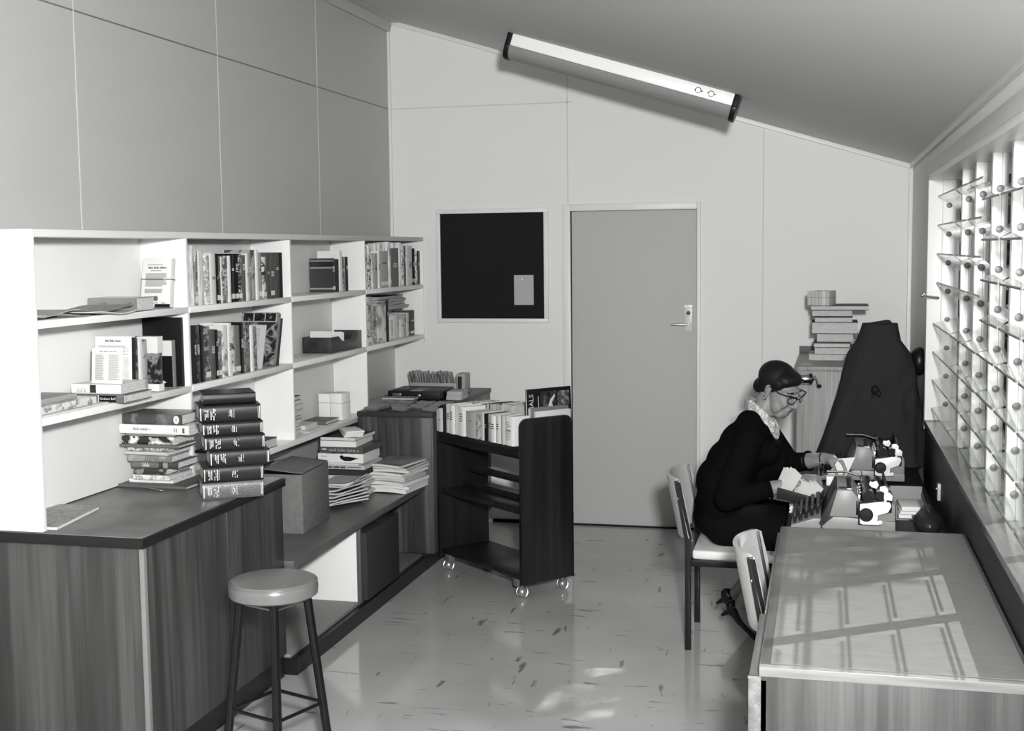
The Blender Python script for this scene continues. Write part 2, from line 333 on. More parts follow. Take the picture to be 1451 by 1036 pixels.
# ------------------------------------------------------------------ outside
struct(MB().box(XR+.14,14,-16,8,-.35,-.3).build('ground', noisemat('grass',((.3,.05),(.7,.12)),nscale=8,rough=.9)))
def shrub(name, label, c, r, n, seed, tone=.06, cat='shrub', stem=True, leaf=.05):
    rd = random.Random(seed); t = thing(name, label, cat, Matrix.Translation((c[0],c[1],-.3)))
    L = MB()
    for i in range(n):
        while True:
            p = Vector((rd.uniform(-1,1),rd.uniform(-1,1),rd.uniform(-1,1)))
            if .3 < p.length < 1: break
        q = Vector((p.x*r[0],p.y*r[1],p.z*r[2]+c[2]+.3)); s = leaf*rd.uniform(.6,1.5)
        R = Euler((rd.uniform(0,6),rd.uniform(0,6),rd.uniform(0,6))).to_matrix().to_4x4()
        L.add([(0,-s,0),(s*.45,0,.1*s),(0,s,0),(-s*.45,0,.1*s)],[(0,1,2,3)],Matrix.Translation(q) @ R)
    L.build('foliage', plain(tone,.6,.3), t, 0, 0)
    if stem: MB().tube([(0,0,0),(.05,.03,(c[2]+.3)*.5),(0,0,c[2]+.3)],[.06,.05,.03],10).build('stem', plain(.05,.8,.2), t)
    return t
shrub('garden_shrub','dark leafy shrub outside the far end of the louvre window',(2.95,.9,.75),(.6,.8,1.15),3600,11,.02)
shrub('garden_shrub','dark leafy shrub outside the louvres, before the rendered house wall',(3.9,2.6,.95),(1.0,1.0,1.35),3600,12,.02)
hs = thing('house','plain rendered house with overhanging eave seen through the louvres','house',Matrix.Translation((5.5,5.2,-.3)))
MB().box(-3.6,3.5,0,3,0,3.6).build('wall', plain(.09,.8,.1), hs, 0); MB().prism([(-.5,3.6),(3.5,3.6),(1.5,4.8)],-3.8,3.8,'x').build('roof', plain(.07,.8,.1), hs, 0)
shrub('garden_tree','leafy tree beyond the louvres whose crown dapples the desk with shade',(4.6,-.85,4.95),(1.1,1.25,1.15),4200,13,.05,'tree',True,.06)
f = thing('garden_fence','boarded fence standing outside beyond the louvre window','fence',Matrix.Translation((6.2,0,-.3)))
pf = MB()
for i in range(48): pf.box(0,.02,-8+i*.25,-8+i*.25+.235,0,2.9)
pf.build('boards', plain(.11,.8,.1), f); MB().box(.02,.08,-8,4,.4,.5).build('rail', plain(.1,.8,.1), f); MB().box(.02,.08,-8,4,2.0,2.1).build('rail', plain(.1,.8,.1), f)
# ================================================================== BOOKS
def book_parts(root, t, h, d, cover, edge=None, spine_bulge=.10, board=.0024, over=.003, soft=False):
    """book in its own frame: thickness x 0..t, spine at y=0 (facing -y), fore edge y=d, height z 0..h"""
    b = min(board, t*.22); out = []; inn = []
    bl = 0 if soft else min(t*spine_bulge, .006); n = 6
    out.append((0,d))
    for i in range(n+1):
        a = PI*i/n; out.append((t/2-t/2*math.cos(a), bl*1.0*(1-math.sin(a))))
    out.append((t,d)); inn = [(t-b,d),(t-b,b+bl),(b,b+bl),(b,d)]
    MB().prism(out+inn,0,h,'z').build('cover', cover, root, 0, 30)
    e = edge or PAGES
    MB().box(b,t-b,b+bl,d-over,over,h-over).build('pages', e, root, 0, 0)
def up_matrix(x, y, z, lean=0, yaw=0):
    """upright, spine toward +x: own x -> +y, own y -> -x"""
    return Matrix.Translation((x,y,z)) @ Matrix.Rotation(yaw,4,'Z') @ Matrix.Rotation(-lean,4,'X') @ Matrix.Rotation(PI/2,4,'Z')
def flat_matrix(x, y, z, yaw=0, tilt=0):
    """lying, spine toward -y and its length centred on x: own x -> up, own z -> -x"""
    R = Matrix(((0,0,-1),(0,1,0),(1,0,0))).to_4x4()
    return Matrix.Translation((x,y,z)) @ Matrix.Rotation(yaw,4,'Z') @ Matrix.Rotation(tilt,4,'X') @ R
def spine_bars(root, t, h, rows, mat, name='lettering', y=-.0007):
    """short printed lines across a spine: rows = (z0,z1,width share)"""
    m = MB()
    for z0, z1, k in rows: m.box(t/2-t*k/2, t/2+t*k/2, y, y+.0012, z0*h, z1*h)
    return m.build(name, mat, root, 0, 0)
LIGHTINK = plain(.7,.4,.4); DARKINK = plain(.05,.5,.4); GILT = plain(.9,.25,.6,.3)
def tone(s): return sum(s[1:3])/2 if s[0] in 'ms' else (s[1][0][1] if s[0] == 'b' else s[1])
def adj(s):
    v = tone(s); w = 'black' if v < .035 else 'dark grey' if v < .12 else 'mid grey' if v < .3 else 'light grey' if v < .55 else 'white'
    return {'p':'plain ','g':'shiny ','m':'picture-printed ','s':'film-covered ','b':'banded ','v':'cloth-bound '}[s[0]]+w
def row(place, group, org, sc, xf, zb, items, dep=.17, first=0):
    """upright books along the wall shelf; items = (x0,x1,top,style[,depth offset]) measured along the shelf front"""
    for i, it in enumerate(items):
        x0, x1, tp, st = it[:4]; xo = it[4] if len(it) > 4 else 0.0
        X = xf+xo
        a = onX(org[0]+x0/sc, org[1]+tp/sc, X); b = onX(org[0]+x1/sc, org[1]+tp/sc, X)
        if b.y > -.0195: b.y = -.0195
        t = max(.006,b.y-a.y-.0012); a.y = min(a.y, b.y-.0012-t); hh = (a.z+b.z)/2-zb
        d = min(dep*random.uniform(.85,1.05), X-XL-.022)
        r = thing('book', '%s book, %s from the left %s' % (adj(st), ORD[i+first], place), 'book', up_matrix(X,a.y,zb+.0006), group)
        book_parts(r, t, hh, d, smat(st), soft=t<.009)
        k = random.random(); ink = LIGHTINK if tone(st) < .3 else DARKINK
        if t > .012 and k < .75:
            q = random.uniform(.45,.7); rows = [(q+j*.03,q+j*.03+.016,random.uniform(.35,.6)) for j in range(random.randint(2,6))]
            spine_bars(r, t, hh, rows, ink)
        if t > .014 and random.random() < .5:
            m = MB(); m.box(t*.12,t*.88,-.0008,.0008,hh*.07,hh*.17); m.build('spine_label', PAPER, r, 0, 0)
# ------------------------------------------------------------------ the white wall shelving
XF = -1.005; Z1, Z2, Z3, ZT = 1.583, 1.251, .862, 1.894
YD = (-4.262, -3.195, -2.145, -1.095, -.012)
bs = thing('bookcase','long white open bookcase fixed along the left wall above the counter','bookcase',Matrix.Translation((XF,-2.1,.862)))
def part(mb, name, mat, root, bevel=.0015, **k):
    """part built in room coordinates, then parented where it stands"""
    o = mb.build(name, mat, None, bevel, **k); o.parent = root; o.matrix_parent_inverse = root.matrix_world.inverted(); return o
bpy.context.view_layer.update()
SH = plain(.84,.32,.45)
part(MB().box(XL+.001,XF,YD[0]-.004,YD[0]+.022,.8625,ZT), 'end_panel', SH, bs)
part(MB().box(XL+.001,XF,YD[0]+.0225,-.001,ZT-.026,ZT), 'top_board', plain(.62,.35,.45), bs)
for k in (1,2):
    part(MB().box(XL+.012,XF-.002,YD[k]-.009,YD[k]+.009,.8625,ZT-.0265), 'divider', SH, bs)
part(MB().box(XL+.012,XF-.002,YD[3]-.009,YD[3]+.009,.84,ZT-.0265), 'divider', SH, bs)
part(MB().box(XL+.012,XF-.002,-.018,-.001,1.2,ZT-.0265), 'side_panel', SH, bs)
part(MB().box(XL+.001,XL+.011,YD[0]+.0225,-.001,.8625,ZT-.0265), 'back_panel', plain(.74,.5,.4), bs)
for k in range(4):
    part(MB().box(XL+.0115,XF,YD[k]+(.0095 if k else .0225),YD[k+1]-.0095,Z1-.026,Z1), 'shelf', SH, bs)
    part(MB().box(XL+.0115,XF,YD[k]+(.0095 if k else .0225),YD[k+1]-.0095,Z2-.027,Z2), 'shelf', SH, bs)
part(MB().box(XL+.0115,XF,-3.118,YD[3]-.0095,Z3-.027,Z3), 'shelf', SH, bs)
# ------------------------------------------------------------------ tall counter, low bench, card cabinet
VEN = veneer('veneer',.036,.085,36); VEND = veneer('veneer_end',.04,.095,22); EDGE = plain(.022,.35,.5); VENL = plain(.2,.45,.4)
CT = .860
co = thing('counter','tall wood-veneered counter with dark top at the front of the left wall','counter',Matrix.Translation((-.9,-3.7,0)))
bpy.context.view_layer.update()
part(MB().box(XL+.001,-.66,-4.235,-3.135,.10,.82), 'carcass', VEND, co, .001)
part(MB().box(XL+.001,-.652,-4.252,-4.236,.04,.822), 'end_panel', VEND, co, .001)
part(MB().box(-.6515,-.634,-4.252,-4.232,.04,.822), 'corner_strip', VENL, co, .001)
part(MB().box(-.659,-.634,-4.231,-3.648,.10,.822), 'door', VEN, co, .001)
part(MB().box(-.659,-.634,-3.644,-3.136,.10,.822), 'door', VEN, co, .001)
part(MB().box(XL+.001,-.645,-4.235,-3.14,.0,.0995), 'plinth', EDGE, co, 0)
part(MB().box(XL+.001,-.622,-4.272,-3.122,.823,CT-.004), 'top_edge', EDGE, co, .003)
part(MB().box(XL+.001,-.632,-4.262,-3.13,CT-.0038,CT), 'top_lining', noisemat('counter_lino',((.3,.11),(.7,.17)),nscale=9,rough=.3,sp=.5), co, .001)
be = thing('bench','low dark-topped bench with open shelf running from the counter to the card cabinet','bench',Matrix.Translation((-.9,-2.2,0)))
bpy.context.view_layer.update()
part(MB().box(XL+.001,-.598,-3.118,-1.305,.462,.4995), 'worktop', noisemat('bench_lino',((.3,.075),(.7,.11)),nscale=9,rough=.32,sp=.5), be, .005)
part(MB().box(XL+.001,-.625,-3.118,-1.305,.075,.092), 'bottom_shelf', plain(.2,.5,.4), be, .001)
part(MB().box(XL+.0,-.596,-3.118,-1.306,.0,.0745), 'plinth', EDGE, be, 0)
for y in (-2.305,):
    part(MB().box(-1.0,-.63,y,y+.02,.0925,.4615), 'divider', plain(.8,.5,.3), be, .001)
    part(MB().box(-.6295,-.61,y-.002,y+.022,.0925,.4615), 'divider_edge', plain(.09,.5,.4), be, .001)
part(MB().box(-1.02,-1.001,-3.118,-1.305,.0925,.4615), 'back_board', plain(.16,.6,.3), be, 0)
cc = thing('card_cabinet','wood-grained cabinet in the back left corner with cards spread on its top','cabinet',Matrix.Translation((-.9,-.7,0)))
bpy.context.view_layer.update()
part(MB().box(-1.0,-.568,-1.285,-.02,.09,.868), 'carcass', veneer('veneer_ribs',.035,.12,30), cc, .001)
part(MB().box(-.5675,-.556,-1.285,-.02,.09,.868), 'side_edge', veneer('veneer_ribs',.035,.12,30), cc, .001)
part(MB().box(-1.002,-.552,-1.295,-.005,.8685,.8975), 'top', plain(.06,.4,.4), cc, .002)
part(MB().box(-1.0,-.594,-1.304,-.05,.0,.0895), 'plinth', EDGE, cc, 0)
# ------------------------------------------------------------------ upright rows on the shelves
P = lambda v: ('p',v); G = lambda v: ('g',v); M_ = lambda a,b,s=26: ('m',a,b,s); S = lambda a,b: ('s',a,b); V = lambda v: ('v',v)
GX = -1.022
row('in second bay top row','books in the second bay, top shelf',(260,335),9.006,GX,Z1,[
 (105,131,115,S(.2,.7)),(136,180,185,M_(.2,.6)),(185,255,180,S(.3,.75)),(259,335,245,M_(.35,.85,40)),(338,416,215,P(.62)),(418,442,222,P(.02)),(443,468,255,V(.09)),(469,490,262,P(.72)),
 (492,566,250,M_(.08,.5)),(567,602,250,P(.7)),(604,650,222,G(.015)),(652,700,222,P(.012)),(702,742,222,M_(.02,.6,60)),(744,790,240,V(.1)),(800,830,216,P(.66)),(833,866,210,P(.25)),
 (868,912,172,M_(.35,.03)),(920,951,172,P(.78)),(953,998,205,G(.3)),(1000,1056,262,M_(.7,.02,18)),(1060,1100,212,V(.07)),(1102,1160,206,V(.08)),(1163,1225,206,V(.07)),(1232,1262,206,P(.03))], .165)
row('in second bay middle row','books in the second bay, middle shelf',(260,435),9.006,GX,Z2,[
 (130,160,246,P(.03)),(162,204,246,M_(.015,.1)),(206,264,240,G(.014)),(267,340,252,M_(.05,.3)),(342,408,290,V(.09)),(410,438,292,P(.02)),(441,488,305,M_(.12,.35)),
 (490,568,235,M_(.72,.1,12)),(570,613,208,P(.74)),(616,650,236,M_(.5,.05)),(652,724,240,V(.17)),(726,768,200,G(.02)),(771,800,200,M_(.25,.03,50)),(802,846,196,M_(.04,.2)),(852,893,246,P(.85)),(897,935,250,M_(.25,.04,50))], .16)
def leaning(label, px, org, sc, zb, h, d, t, st, group, lean, X=GX, extra=None):
    a = onX(org[0]+px/sc, org[1]+790/sc, X)
    r = thing('book', label, 'book', up_matrix(X,a.y,zb+.001+t*math.sin(lean),lean), group); book_parts(r,t,h,d,smat(st)); return r
r = leaning('leaning white-covered thin book, cover printed with text',1000,(260,435),9.006,Z2,.215,.165,.008,('p',.5),'books in the second bay, middle shelf',.30)
m = MB()
for i in range(12): m.box(-.0008,.0002,.03,.135+.01*math.sin(i*7),.195-i*.0085,.195-i*.0085+.003)
m.build('print', plain(.3,.6,.2), r, 0, 0)
r = leaning('tall leaning picture album with three photographs along its cover top, second bay',1150,(260,435),9.006,Z2,.262,.195,.034,('m',.02,.3,22),'books in the second bay, middle shelf',.30)
m = MB(); 
for y0, y1 in ((.012,.066),(.072,.126),(.132,.185)): m.box(-.0008,.0002,y0,y1,.218,.258)
m.build('cover_photograph', noisemat('photo',((.3,.008),(.55,.02),(.66,.25),(.75,.45)),nscale=34,rough=.25,rnd=True), r, 0, 0)
MB().box(-.0007,.0001,.006,.19,.213,.26).build('photograph_border', plain(.35,.4,.3), r, 0, 0)
MB().box(.004,.030,-.0007,.0006,.02,.24).build('spine_strip', plain(.2,.3,.5), r, 0, 0)
r = leaning('dark thin book leaning behind the picture album in the second bay',1206,(260,435),9.006,Z2,.235,.17,.012,('p',.06),'books in the second bay, middle shelf',.28)
row('in third bay top group','small group of books in the third bay',(405,335),6.281,-1.055,Z1,[(411,440,196,('b',((0,.04),(.07,.3),(.11,.03),(.14,.035),(.62,.25),(.66,.012),(.8,.2),(.84,.03)),.21)),(442,475,203,V(.03)),(477,505,130,P(.74)),(507,530,182,M_(.1,.4)),(532,555,182,P(.05))],.13)
row('in fourth bay top row','books in the fourth bay, top shelf',(405,335),6.281,-1.026,Z1,[(702,728,105,S(.3,.95)),(730,762,75,M_(.9,.05,45)),(764,780,150,S(.3,.9)),(782,820,150,P(.4)),(822,836,132,P(.85)),(838,916,132,P(.4)),(918,934,50,S(.3,.9)),(936,1008,105,P(.16)),(1011,1028,55,S(.3,.9)),(1030,1052,85,M_(.9,.03,50)),(1054,1068,85,P(.1)),(1070,1084,80,P(.85)),(1086,1128,85,P(.6)),(1130,1150,108,P(.012)),(1152,1172,130,M_(.8,.03,50)),(1174,1200,130,G(.02)),(1202,1218,132,M_(.7,.02,50)),(1220,1236,132,V(.05))],.165)
row('in fourth bay middle row','books in the fourth bay, middle shelf',(405,335),6.281,-1.02,Z2,[(728,766,540,M_(.5,.08,30)),(770,812,625,M_(.2,.5,30)),(815,898,622,M_(.72,.25,10)),(900,916,565,P(.05))],.15)
row('in fourth bay middle row','books in the fourth bay, middle shelf',(405,335),6.281,-1.06,Z2,[(930,960,742,P(.55)),(962,985,720,P(.62)),(987,1012,705,P(.5)),(1020,1052,742,P(.7)),(1054,1072,690,P(.35)),(1074,1098,682,P(.6)),(1102,1150,660,V(.06))],.13,4)

def wordbars(root, x0, x1, z, h, y, mat, seed=1, name='print_title', vert=False, xm=None):
    """a printed line too small to read: strokes grouped like words"""
    rd = random.Random(seed); m = MB(); x = x0; n = 0
    while x < x1-h*.3:
        w = h*rd.choice((.22,.35,.5)); k = rd.choice((.7,.75,1))
        if not vert: m.box(x,min(x+w,x1),y,y+.0012,z-h/2,z-h/2+h*k)
        else: m.box(xm-h/2,xm-h/2+h*k,y,y+.0012,z-x-w,z-x)
        x += w+h*.14; n += 1
        if n % 6 == 5: x += h*.45
    return m.build(name, mat, root, 0, 0)
# ================================================================== LOOSE BOOKS AND PAPERS ON THE SHELVES
def prints(root, x0, x1, z0, z1, n, y, mat, seed=1, h=.0022, name='print'):
    """lines of small print on an upright sheet facing -y"""
    rd = random.Random(seed); m = MB()
    for i in range(n):
        z = z1-(z1-z0)*i/max(1,n-1); m.box(x0, x1-(x1-x0)*rd.uniform(0,.25), y, y+.0012, z-h/2, z+h/2)
    return m.build(name, mat, root, 0, 0)
INK = plain(.35,.6,.2); INKD = plain(.12,.6,.2)
def front_book(label, px0, px1, py0, py1, Y, zb, t, st, lean=0, yaw=0, group=None, d=None):
    """book whose front cover faces the room (-y): own frame x width, y thickness, z up"""
    a = onY(px0, py1, Y); b = onY(px1, py0, Y); w = b.x-a.x; h = b.z-zb
    r = thing('book', label, 'book', Matrix.Translation((a.x,Y,zb+.0008+t*math.sin(lean))) @ Matrix.Rotation(yaw,4,'Z') @ Matrix.Rotation(-lean,4,'X'), group)
    h = h/math.cos(lean)
    m = MB(); m.box(0,w,0,.0022,0,h); m.box(0,w,t-.0022,t,0,h); m.box(w-.0025,w,.0023,t-.0023,0,h); m.build('cover', smat(st), r, .0006)
    MB().box(.004,w-.0027,.0024,t-.0024,.003,h-.003).build('pages', PAGES, r, 0, 0)
    return r, w, h
g1 = 'books in the first bay, upper shelf'; g2 = 'books in the first bay, middle shelf'
r, w, h = front_book('white book held shut by a dark rubber band, leaning in the first bay',199,240,367,436,-3.30,Z1,.030,('p',.72),.14,-.10)
wordbars(r,w*.22,w*.88,h*.80,.0085,-.0008,INKD,11)
prints(r,w*.2,w*.75,h*.86,h*.86,1,-.0008,INKD,3); prints(r,w*.3,w*.7,h*.735,h*.735,1,-.0008,INKD,3)
prints(r,w*.14,w*.9,h*.42,h*.68,17,-.0008,INK,4,.0026); prints(r,w*.12,w*.88,h*.29,h*.36,6,-.0008,INK,5,.0026)
MB().lathe([(.011,0),(.011,.0012)],20,Matrix.Translation((w*.52,-.0002,h*.17)) @ Matrix.Rotation(PI/2,4,'X')).build('printed_emblem', INKD, r)
m = MB(); m.box(w*.45,w*.6,-.0008,.0004,h*.075,h*.09); m.box(w*.72,w*.86,-.0008,.0004,h*.075,h*.09); m.build('printed_mark', INKD, r, 0, 0)
MB().box(-.0015,w+.0015,-.0022,-.0008,h*.555,h*.572).box(w+.0005,w+.002,-.002,.032,h*.555,h*.572).build('rubber_band', BLACK, r, 0, 0)
MB().box(w*.5,w+.003,-.002,.0,.0,.012).build('dark_foot', BLACK, r, 0, 0)
def flat_book(label, x0, x1, Y, z, t, d, st, yaw=0, group=None, edge=None, **k):
    """lying book, spine toward the room between world x0..x1"""
    L = x1-x0; R = Matrix(((0,0,-1),(0,1,0),(1,0,0))).to_4x4()
    r = thing('book', label, 'book', Matrix.Translation(((x0+x1)/2,Y,z+.0006)) @ Matrix.Rotation(yaw,4,'Z') @ Matrix.Translation((L/2,0,0)) @ R, group)
    book_parts(r, t, L, d, smat(st), edge or PAGEF, **k)
    return r
a = onX(128,440,-1.03); b = onX(192,442,-1.03)
pp = thing('paper_heap','loose papers and thin magazines lying on the upper shelf of the first bay','papers',Matrix.Translation((-1.1,-3.9,Z1)))
def sheet(M, w, d, t, wave=.004, n=10, ph=0, m=None):
    m = m or MB(); vs = []; fs = []
    for s in (0,1):
        for i in range(n+1):
            for j in range(2):
                u = i/n; vs.append((w*(u-.5), d*(j-.5), s*t+wave*(1+math.sin(ph+u*5.2+j*.7))))
    def id(s,i,j): return s*(n+1)*2+i*2+j
    for i in range(n):
        fs.append((id(1,i,0),id(1,i+1,0),id(1,i+1,1),id(1,i,1))); fs.append((id(0,i,0),id(0,i,1),id(0,i+1,1),id(0,i+1,0)))
        for j in (0,1): fs.append((id(0,i,j),id(0,i+1,j),id(1,i+1,j),id(1,i,j)))
    for i in (0,n): fs.append((id(0,i,0),id(0,i,1),id(1,i,1),id(1,i,0)))
    return m.add(vs, fs, M)
for i,(x,y,z,rot,w_,d_,v) in enumerate(((-1.09,-4.06,.001,1.52,.26,.17,.3),(-1.05,-3.81,.001,1.60,.32,.17,.62),(-1.07,-3.83,.014,1.57,.34,.17,.22),(-1.09,-4.08,.012,1.55,.24,.16,.4))):
    sheet(Matrix.Translation((x+1.1,y+3.9,z)) @ Matrix.Rotation(rot,4,'Z'),w_,d_,.004,.007,12,i*1.3).build('paper', plain(v,.5,.4), pp, 0, 30)
ya = -3.62; A_ = max(XL+.016, onY(125,440,ya).x); B_ = onY(192,440,ya).x
r = flat_book('thick grey dictionary lying beside loose papers in the first bay',A_,B_,ya,Z1+.002,.052,.15,('g',.2),.04,g1)
m = MB(); m.box(.012,.036,-.0012,.0006,.02,.028); m.box(.014,.034,-.0012,.0006,.125,.14); m.box(.012,.036,-.0012,.0006,.15,.154); m.build('lettering', INKD, r, 0, 0)
# first bay, middle shelf
zb = Z2
xa, xb = onY(95,572,-3.78), onY(182,575,-3.78)
r = flat_book('dark biography lying flat under a white book, first bay middle shelf',xa.x,xb.x,-3.80,zb,.030,.20,('p',.14),.02,g2)
L = xb.x-xa.x
def spine_text(r, s, size, mat, t, zc, y=-.0012, sx=1): text(s,size,mat,r,frame((t/2,y,zc),(0,0,-1),(1,0,0)),sx=sx)
MB().box(.003,.027,-.0009,.001,L*.15,L*.42).build('spine_label', BLACK, r, 0, 0); spine_text(r,'Graham Bell',.013,LIGHTINK,.03,L*.285)
spine_text(r,'BOAT',.017,INKD,.03,L*.56); spine_text(r,'HOME',.011,INKD,.03,L*.075)
MB().box(.002,.028,-.0009,.001,L*.43,L*.437).box(.002,.028,-.0009,.001,L*.005,L*.014).build('spine_rule', LIGHTINK, r, 0, 0)
xa, xb = onY(104,560,-3.78), onY(173,562,-3.78)
r = flat_book('white-spined book with one dark patch, lying flat under the standing pamphlet',xa.x,xb.x,-3.79,zb+.0315,.036,.19,('p',.75),.02,g2); L = xb.x-xa.x
MB().box(.004,.034,-.0009,.001,L*.50,L*.62).build('spine_label', plain(.06,.4,.4), r, 0, 0)
m = MB()
for i in range(7): m.box(.005,.017+.004*(i%3),-.0009,.001,L*(.70+i*.03),L*(.708+i*.03))
m.build('lettering', INK, r, 0, 0)
r, w, h = front_book('small white pamphlet standing on the white-spined book, first bay',130,171,494,553,-3.775,zb+.069,.004,('p',.74),.10)
wordbars(r,w*.25,w*.8,h*.90,.006,-.0008,INK,12)
prints(r,w*.12,w*.42,h*.10,h*.80,26,-.0006,plain(.2,.6,.2),6,.0016); prints(r,w*.55,w*.92,h*.10,h*.80,26,-.0006,plain(.2,.6,.2),8,.0016)
r, w, h = front_book('white-fronted book with dark spine behind the pamphlet, first bay',135,184,478,548,-3.60,zb,.028,('p',.72),.05)
wordbars(r,w*.28,w*.72,h*.925,.008,-.0008,INKD,13)
prints(r,w*.1,w*.92,h*.70,h*.84,8,-.0006,INK,9,.0028); prints(r,w*.78,w*.93,h*.2,h*.64,14,-.0006,INK,10,.003)
MB().box(w-.0008,w+.0010,.001,.027,.004,h-.004).build('dark_spine', plain(.025,.3,.5), r, 0, 0)
O6, K6 = (120,465), 9.006
def bay1(label, x0, x1, tp, X, st, d, lean=0, zt=None):
    a = onX(O6[0]+x0/K6, O6[1]+tp/K6, X); b = onX(O6[0]+x1/K6, O6[1]+tp/K6, X); t = b.y-a.y-.0015; hh = (a.z+b.z)/2-zb
    r = thing('book', label, 'book', up_matrix(X,a.y,zb+.001+t*math.sin(max(0,lean)),lean), g2); book_parts(r,t,hh,d,smat(st)); return r, t, hh
bay1('dark picture-printed book right of the white text cover, first bay',612,690,140,-1.05,('m',.02,.2,30),.15)
bay1('slim white-spined book, first bay middle shelf',692,738,142,-1.045,('p',.7),.15)
r, t, hh = bay1('grey and black patterned spine left of the white-capped picture book',742,800,152,-1.045,('m',.35,.06,20),.15)
r, t, hh = bay1('picture book with white cap and white spine sticker, first bay',922,990,110,-1.02,('m',.02,.25,24),.12)
m = MB(); m.box(-.0012,t+.0012,-.0012,.09,hh*.70,hh+.0008); m.build('white_cap', plain(.72,.35,.4), r, 0, 0)
m = MB(); m.box(-.0013,t+.0013,-.0013,.085,hh*.012,hh*.14); m.build('spine_label', plain(.8,.4,.3), r, 0, 0); MB().box(t*.3,t*.7,-.002,-.0012,hh*.15,hh*.18).build('spine_mark', INKD, r, 0, 0)
r, t, hh = bay1('grey-spined book with white-topped black cover beside the big black folder',1112,1163,160,-1.03,('p',.2),.13)
m = MB(); m.box(-.001,.0006,.002,.125,hh*.68,hh*.995); m.build('white_panel', plain(.68,.4,.3), r, 0, 0)
m = MB(); m.box(-.001,.0006,.002,.125,.004,hh*.675); m.build('black_panel', plain(.015,.3,.4), r, 0, 0)
MB().prism([(.03,hh*.12),(.055,hh*.18),(.05,hh*.32),(.085,hh*.36),(.11,hh*.28),(.09,hh*.2),(.10,hh*.06),(.06,.012)],-.0016,-.001,'x').build('white_figure', plain(.72,.4,.3), r, 0, 0)
a = onY(200,455,-3.225)
f_ = thing('folder','large flat black folder standing against the divider of the first bay','folder',Matrix.Translation((-1.205,-3.232,zb+.001)))
MB().box(0,.178,0,.0035,0,.288).box(0,.178,.018,.0215,0,.288).box(.1745,.178,.0035,.018,0,.288).build('cover', plain(.012,.45,.4), f_, .001)
MB().box(.004,.170,.0037,.0178,.004,.284).build('papers', PAGES, f_, 0, 0)
for i,(lab,x0,x1,y0,z,t,d,st,yw) in enumerate((('thin white magazine at the bottom, left end of first bay middle shelf',-1.20,-1.012,-4.22,0,.006,.40,('p',.62),0),('book of mottled spine lying on the thin white magazine, left end',-1.20,-1.03,-4.21,.0068,.026,.34,('m',.7,.25,30),0),('flat grey-topped book uppermost at the left end of first bay',-1.21,-1.07,-4.23,.0335,.018,.30,('p',.35),0))):
    r = thing('book', lab, 'book', Matrix.Translation((x1,y0,zb+z+.0008)) @ Matrix(((0,-1,0),(0,0,1),(1,0,0))).to_4x4() if False else Matrix.Translation((x1,y0,zb+z+.0008)) @ Matrix(((0,-1,0),(0,0,1),(-1,0,0))).to_4x4() @ Matrix.Translation((-t,0,0)), g2)
    book_parts(r, t, d, x1-x0, smat(st), PAGEF)
# third bay, middle shelf: card box
bx0, by0 = onX(469.6,490,-1.03), onX(513,480,-1.03)
cb = thing('card_box','dark wooden box of white index cards on the third bay middle shelf','box',Matrix.Translation((-1.2,bx0.y,Z2+.0008)))
W_, D_, H_ = .168, by0.y-bx0.y, .087
DW = veneer('darkwood',.022,.045,30,.4,'Y')
m = MB(); m.box(0,W_,0,.008,0,H_); m.box(0,.008,.0081,D_-.0081,0,H_); m.box(.0081,W_-.0081,.0081,D_-.0081,0,.006); m.box(0,W_,D_-.008,D_,0,H_+.012); m.build('box_body', DW, cb, .001)
MB().prism([(.0082,0),(D_-.0082,0),(D_-.0082,H_+.012),(D_*.78,H_+.005),(D_*.66,H_-.03),(D_*.36,H_-.03),(D_*.25,H_),(.0082,H_)],W_-.008,W_,'x').build('notched_side', DW, cb, .001)
CARD = plain(.72,.6,.2)
def cards(label, cx, cy, cz, n, w, h, gap, lean, yaw, mat=CARD, name='index_cards', cat='index cards', group=None):
    t = thing(name, label, cat, Matrix.Translation((cx,cy,cz)) @ Matrix.Rotation(yaw,4,'Z'), group)
    rd = random.Random(n)
    for i in range(n):
        hh = h*rd.uniform(.93,1.0); o = MB().box(-w/2+rd.uniform(-.002,.002),w/2,0,.0012,0,hh).build('card', mat, t, 0, 0)
        o.matrix_local = Matrix.Translation((0,(i-n/2)*gap,0)) @ Matrix.Rotation(-lean,4,'X')
    return t
cards('tall white index cards at the near end of the dark wooden card box',-1.115,bx0.y+.075,Z2+.009,7,.125,.112,.006,.05,0)
cards('short white index cards at the far end of the dark wooden card box',-1.115,bx0.y+.215,Z2+.009,8,.125,.098,.008,.05,0)
# third bay, lowest shelf
yb, ye = -2.13, -1.12
stk = [('p',.45),('p',.62),('p',.3),('p',.7),('p',.5),('p',.1),('p',.55),('p',.25),('p',.6),('p',.08)]
z = Z3
for i, st in enumerate(stk):
    t = [.012,.02,.018,.014,.02,.018,.026,.03,.02,.022][i]; lw = [.10,.085,.08,.07,.085,.08,.105,.11,.09,.08][i]
    r = thing('book', '%s book, %s from the bottom of the stack at third bay left end' % (adj(st).split()[-1] if adj(st).split()[-1] in ('white','black') else ' '.join(adj(st).split()[-2:]), ORD[i]), 'book', Matrix.Translation((-1.21,yb,z+.0006)) @ Matrix(((0,1,0),(0,0,1),(1,0,0))).to_4x4(), 'stack of books at the left end of the third bay')
    book_parts(r,t,lw+.06,.17,smat(st),PAGEF); z += t+.001
pk = thing('card_packet','white packet of cards tied with string, standing in the third bay','packet',Matrix.Translation((-1.19,-1.40,Z3+.0008)) @ Matrix.Rotation(-.12,4,'Z'))
MB().box(0,.075,0,.10,0,.146).box(.0755,.148,0,.10,0,.150).build('cards', plain(.82,.6,.2), pk, .002)
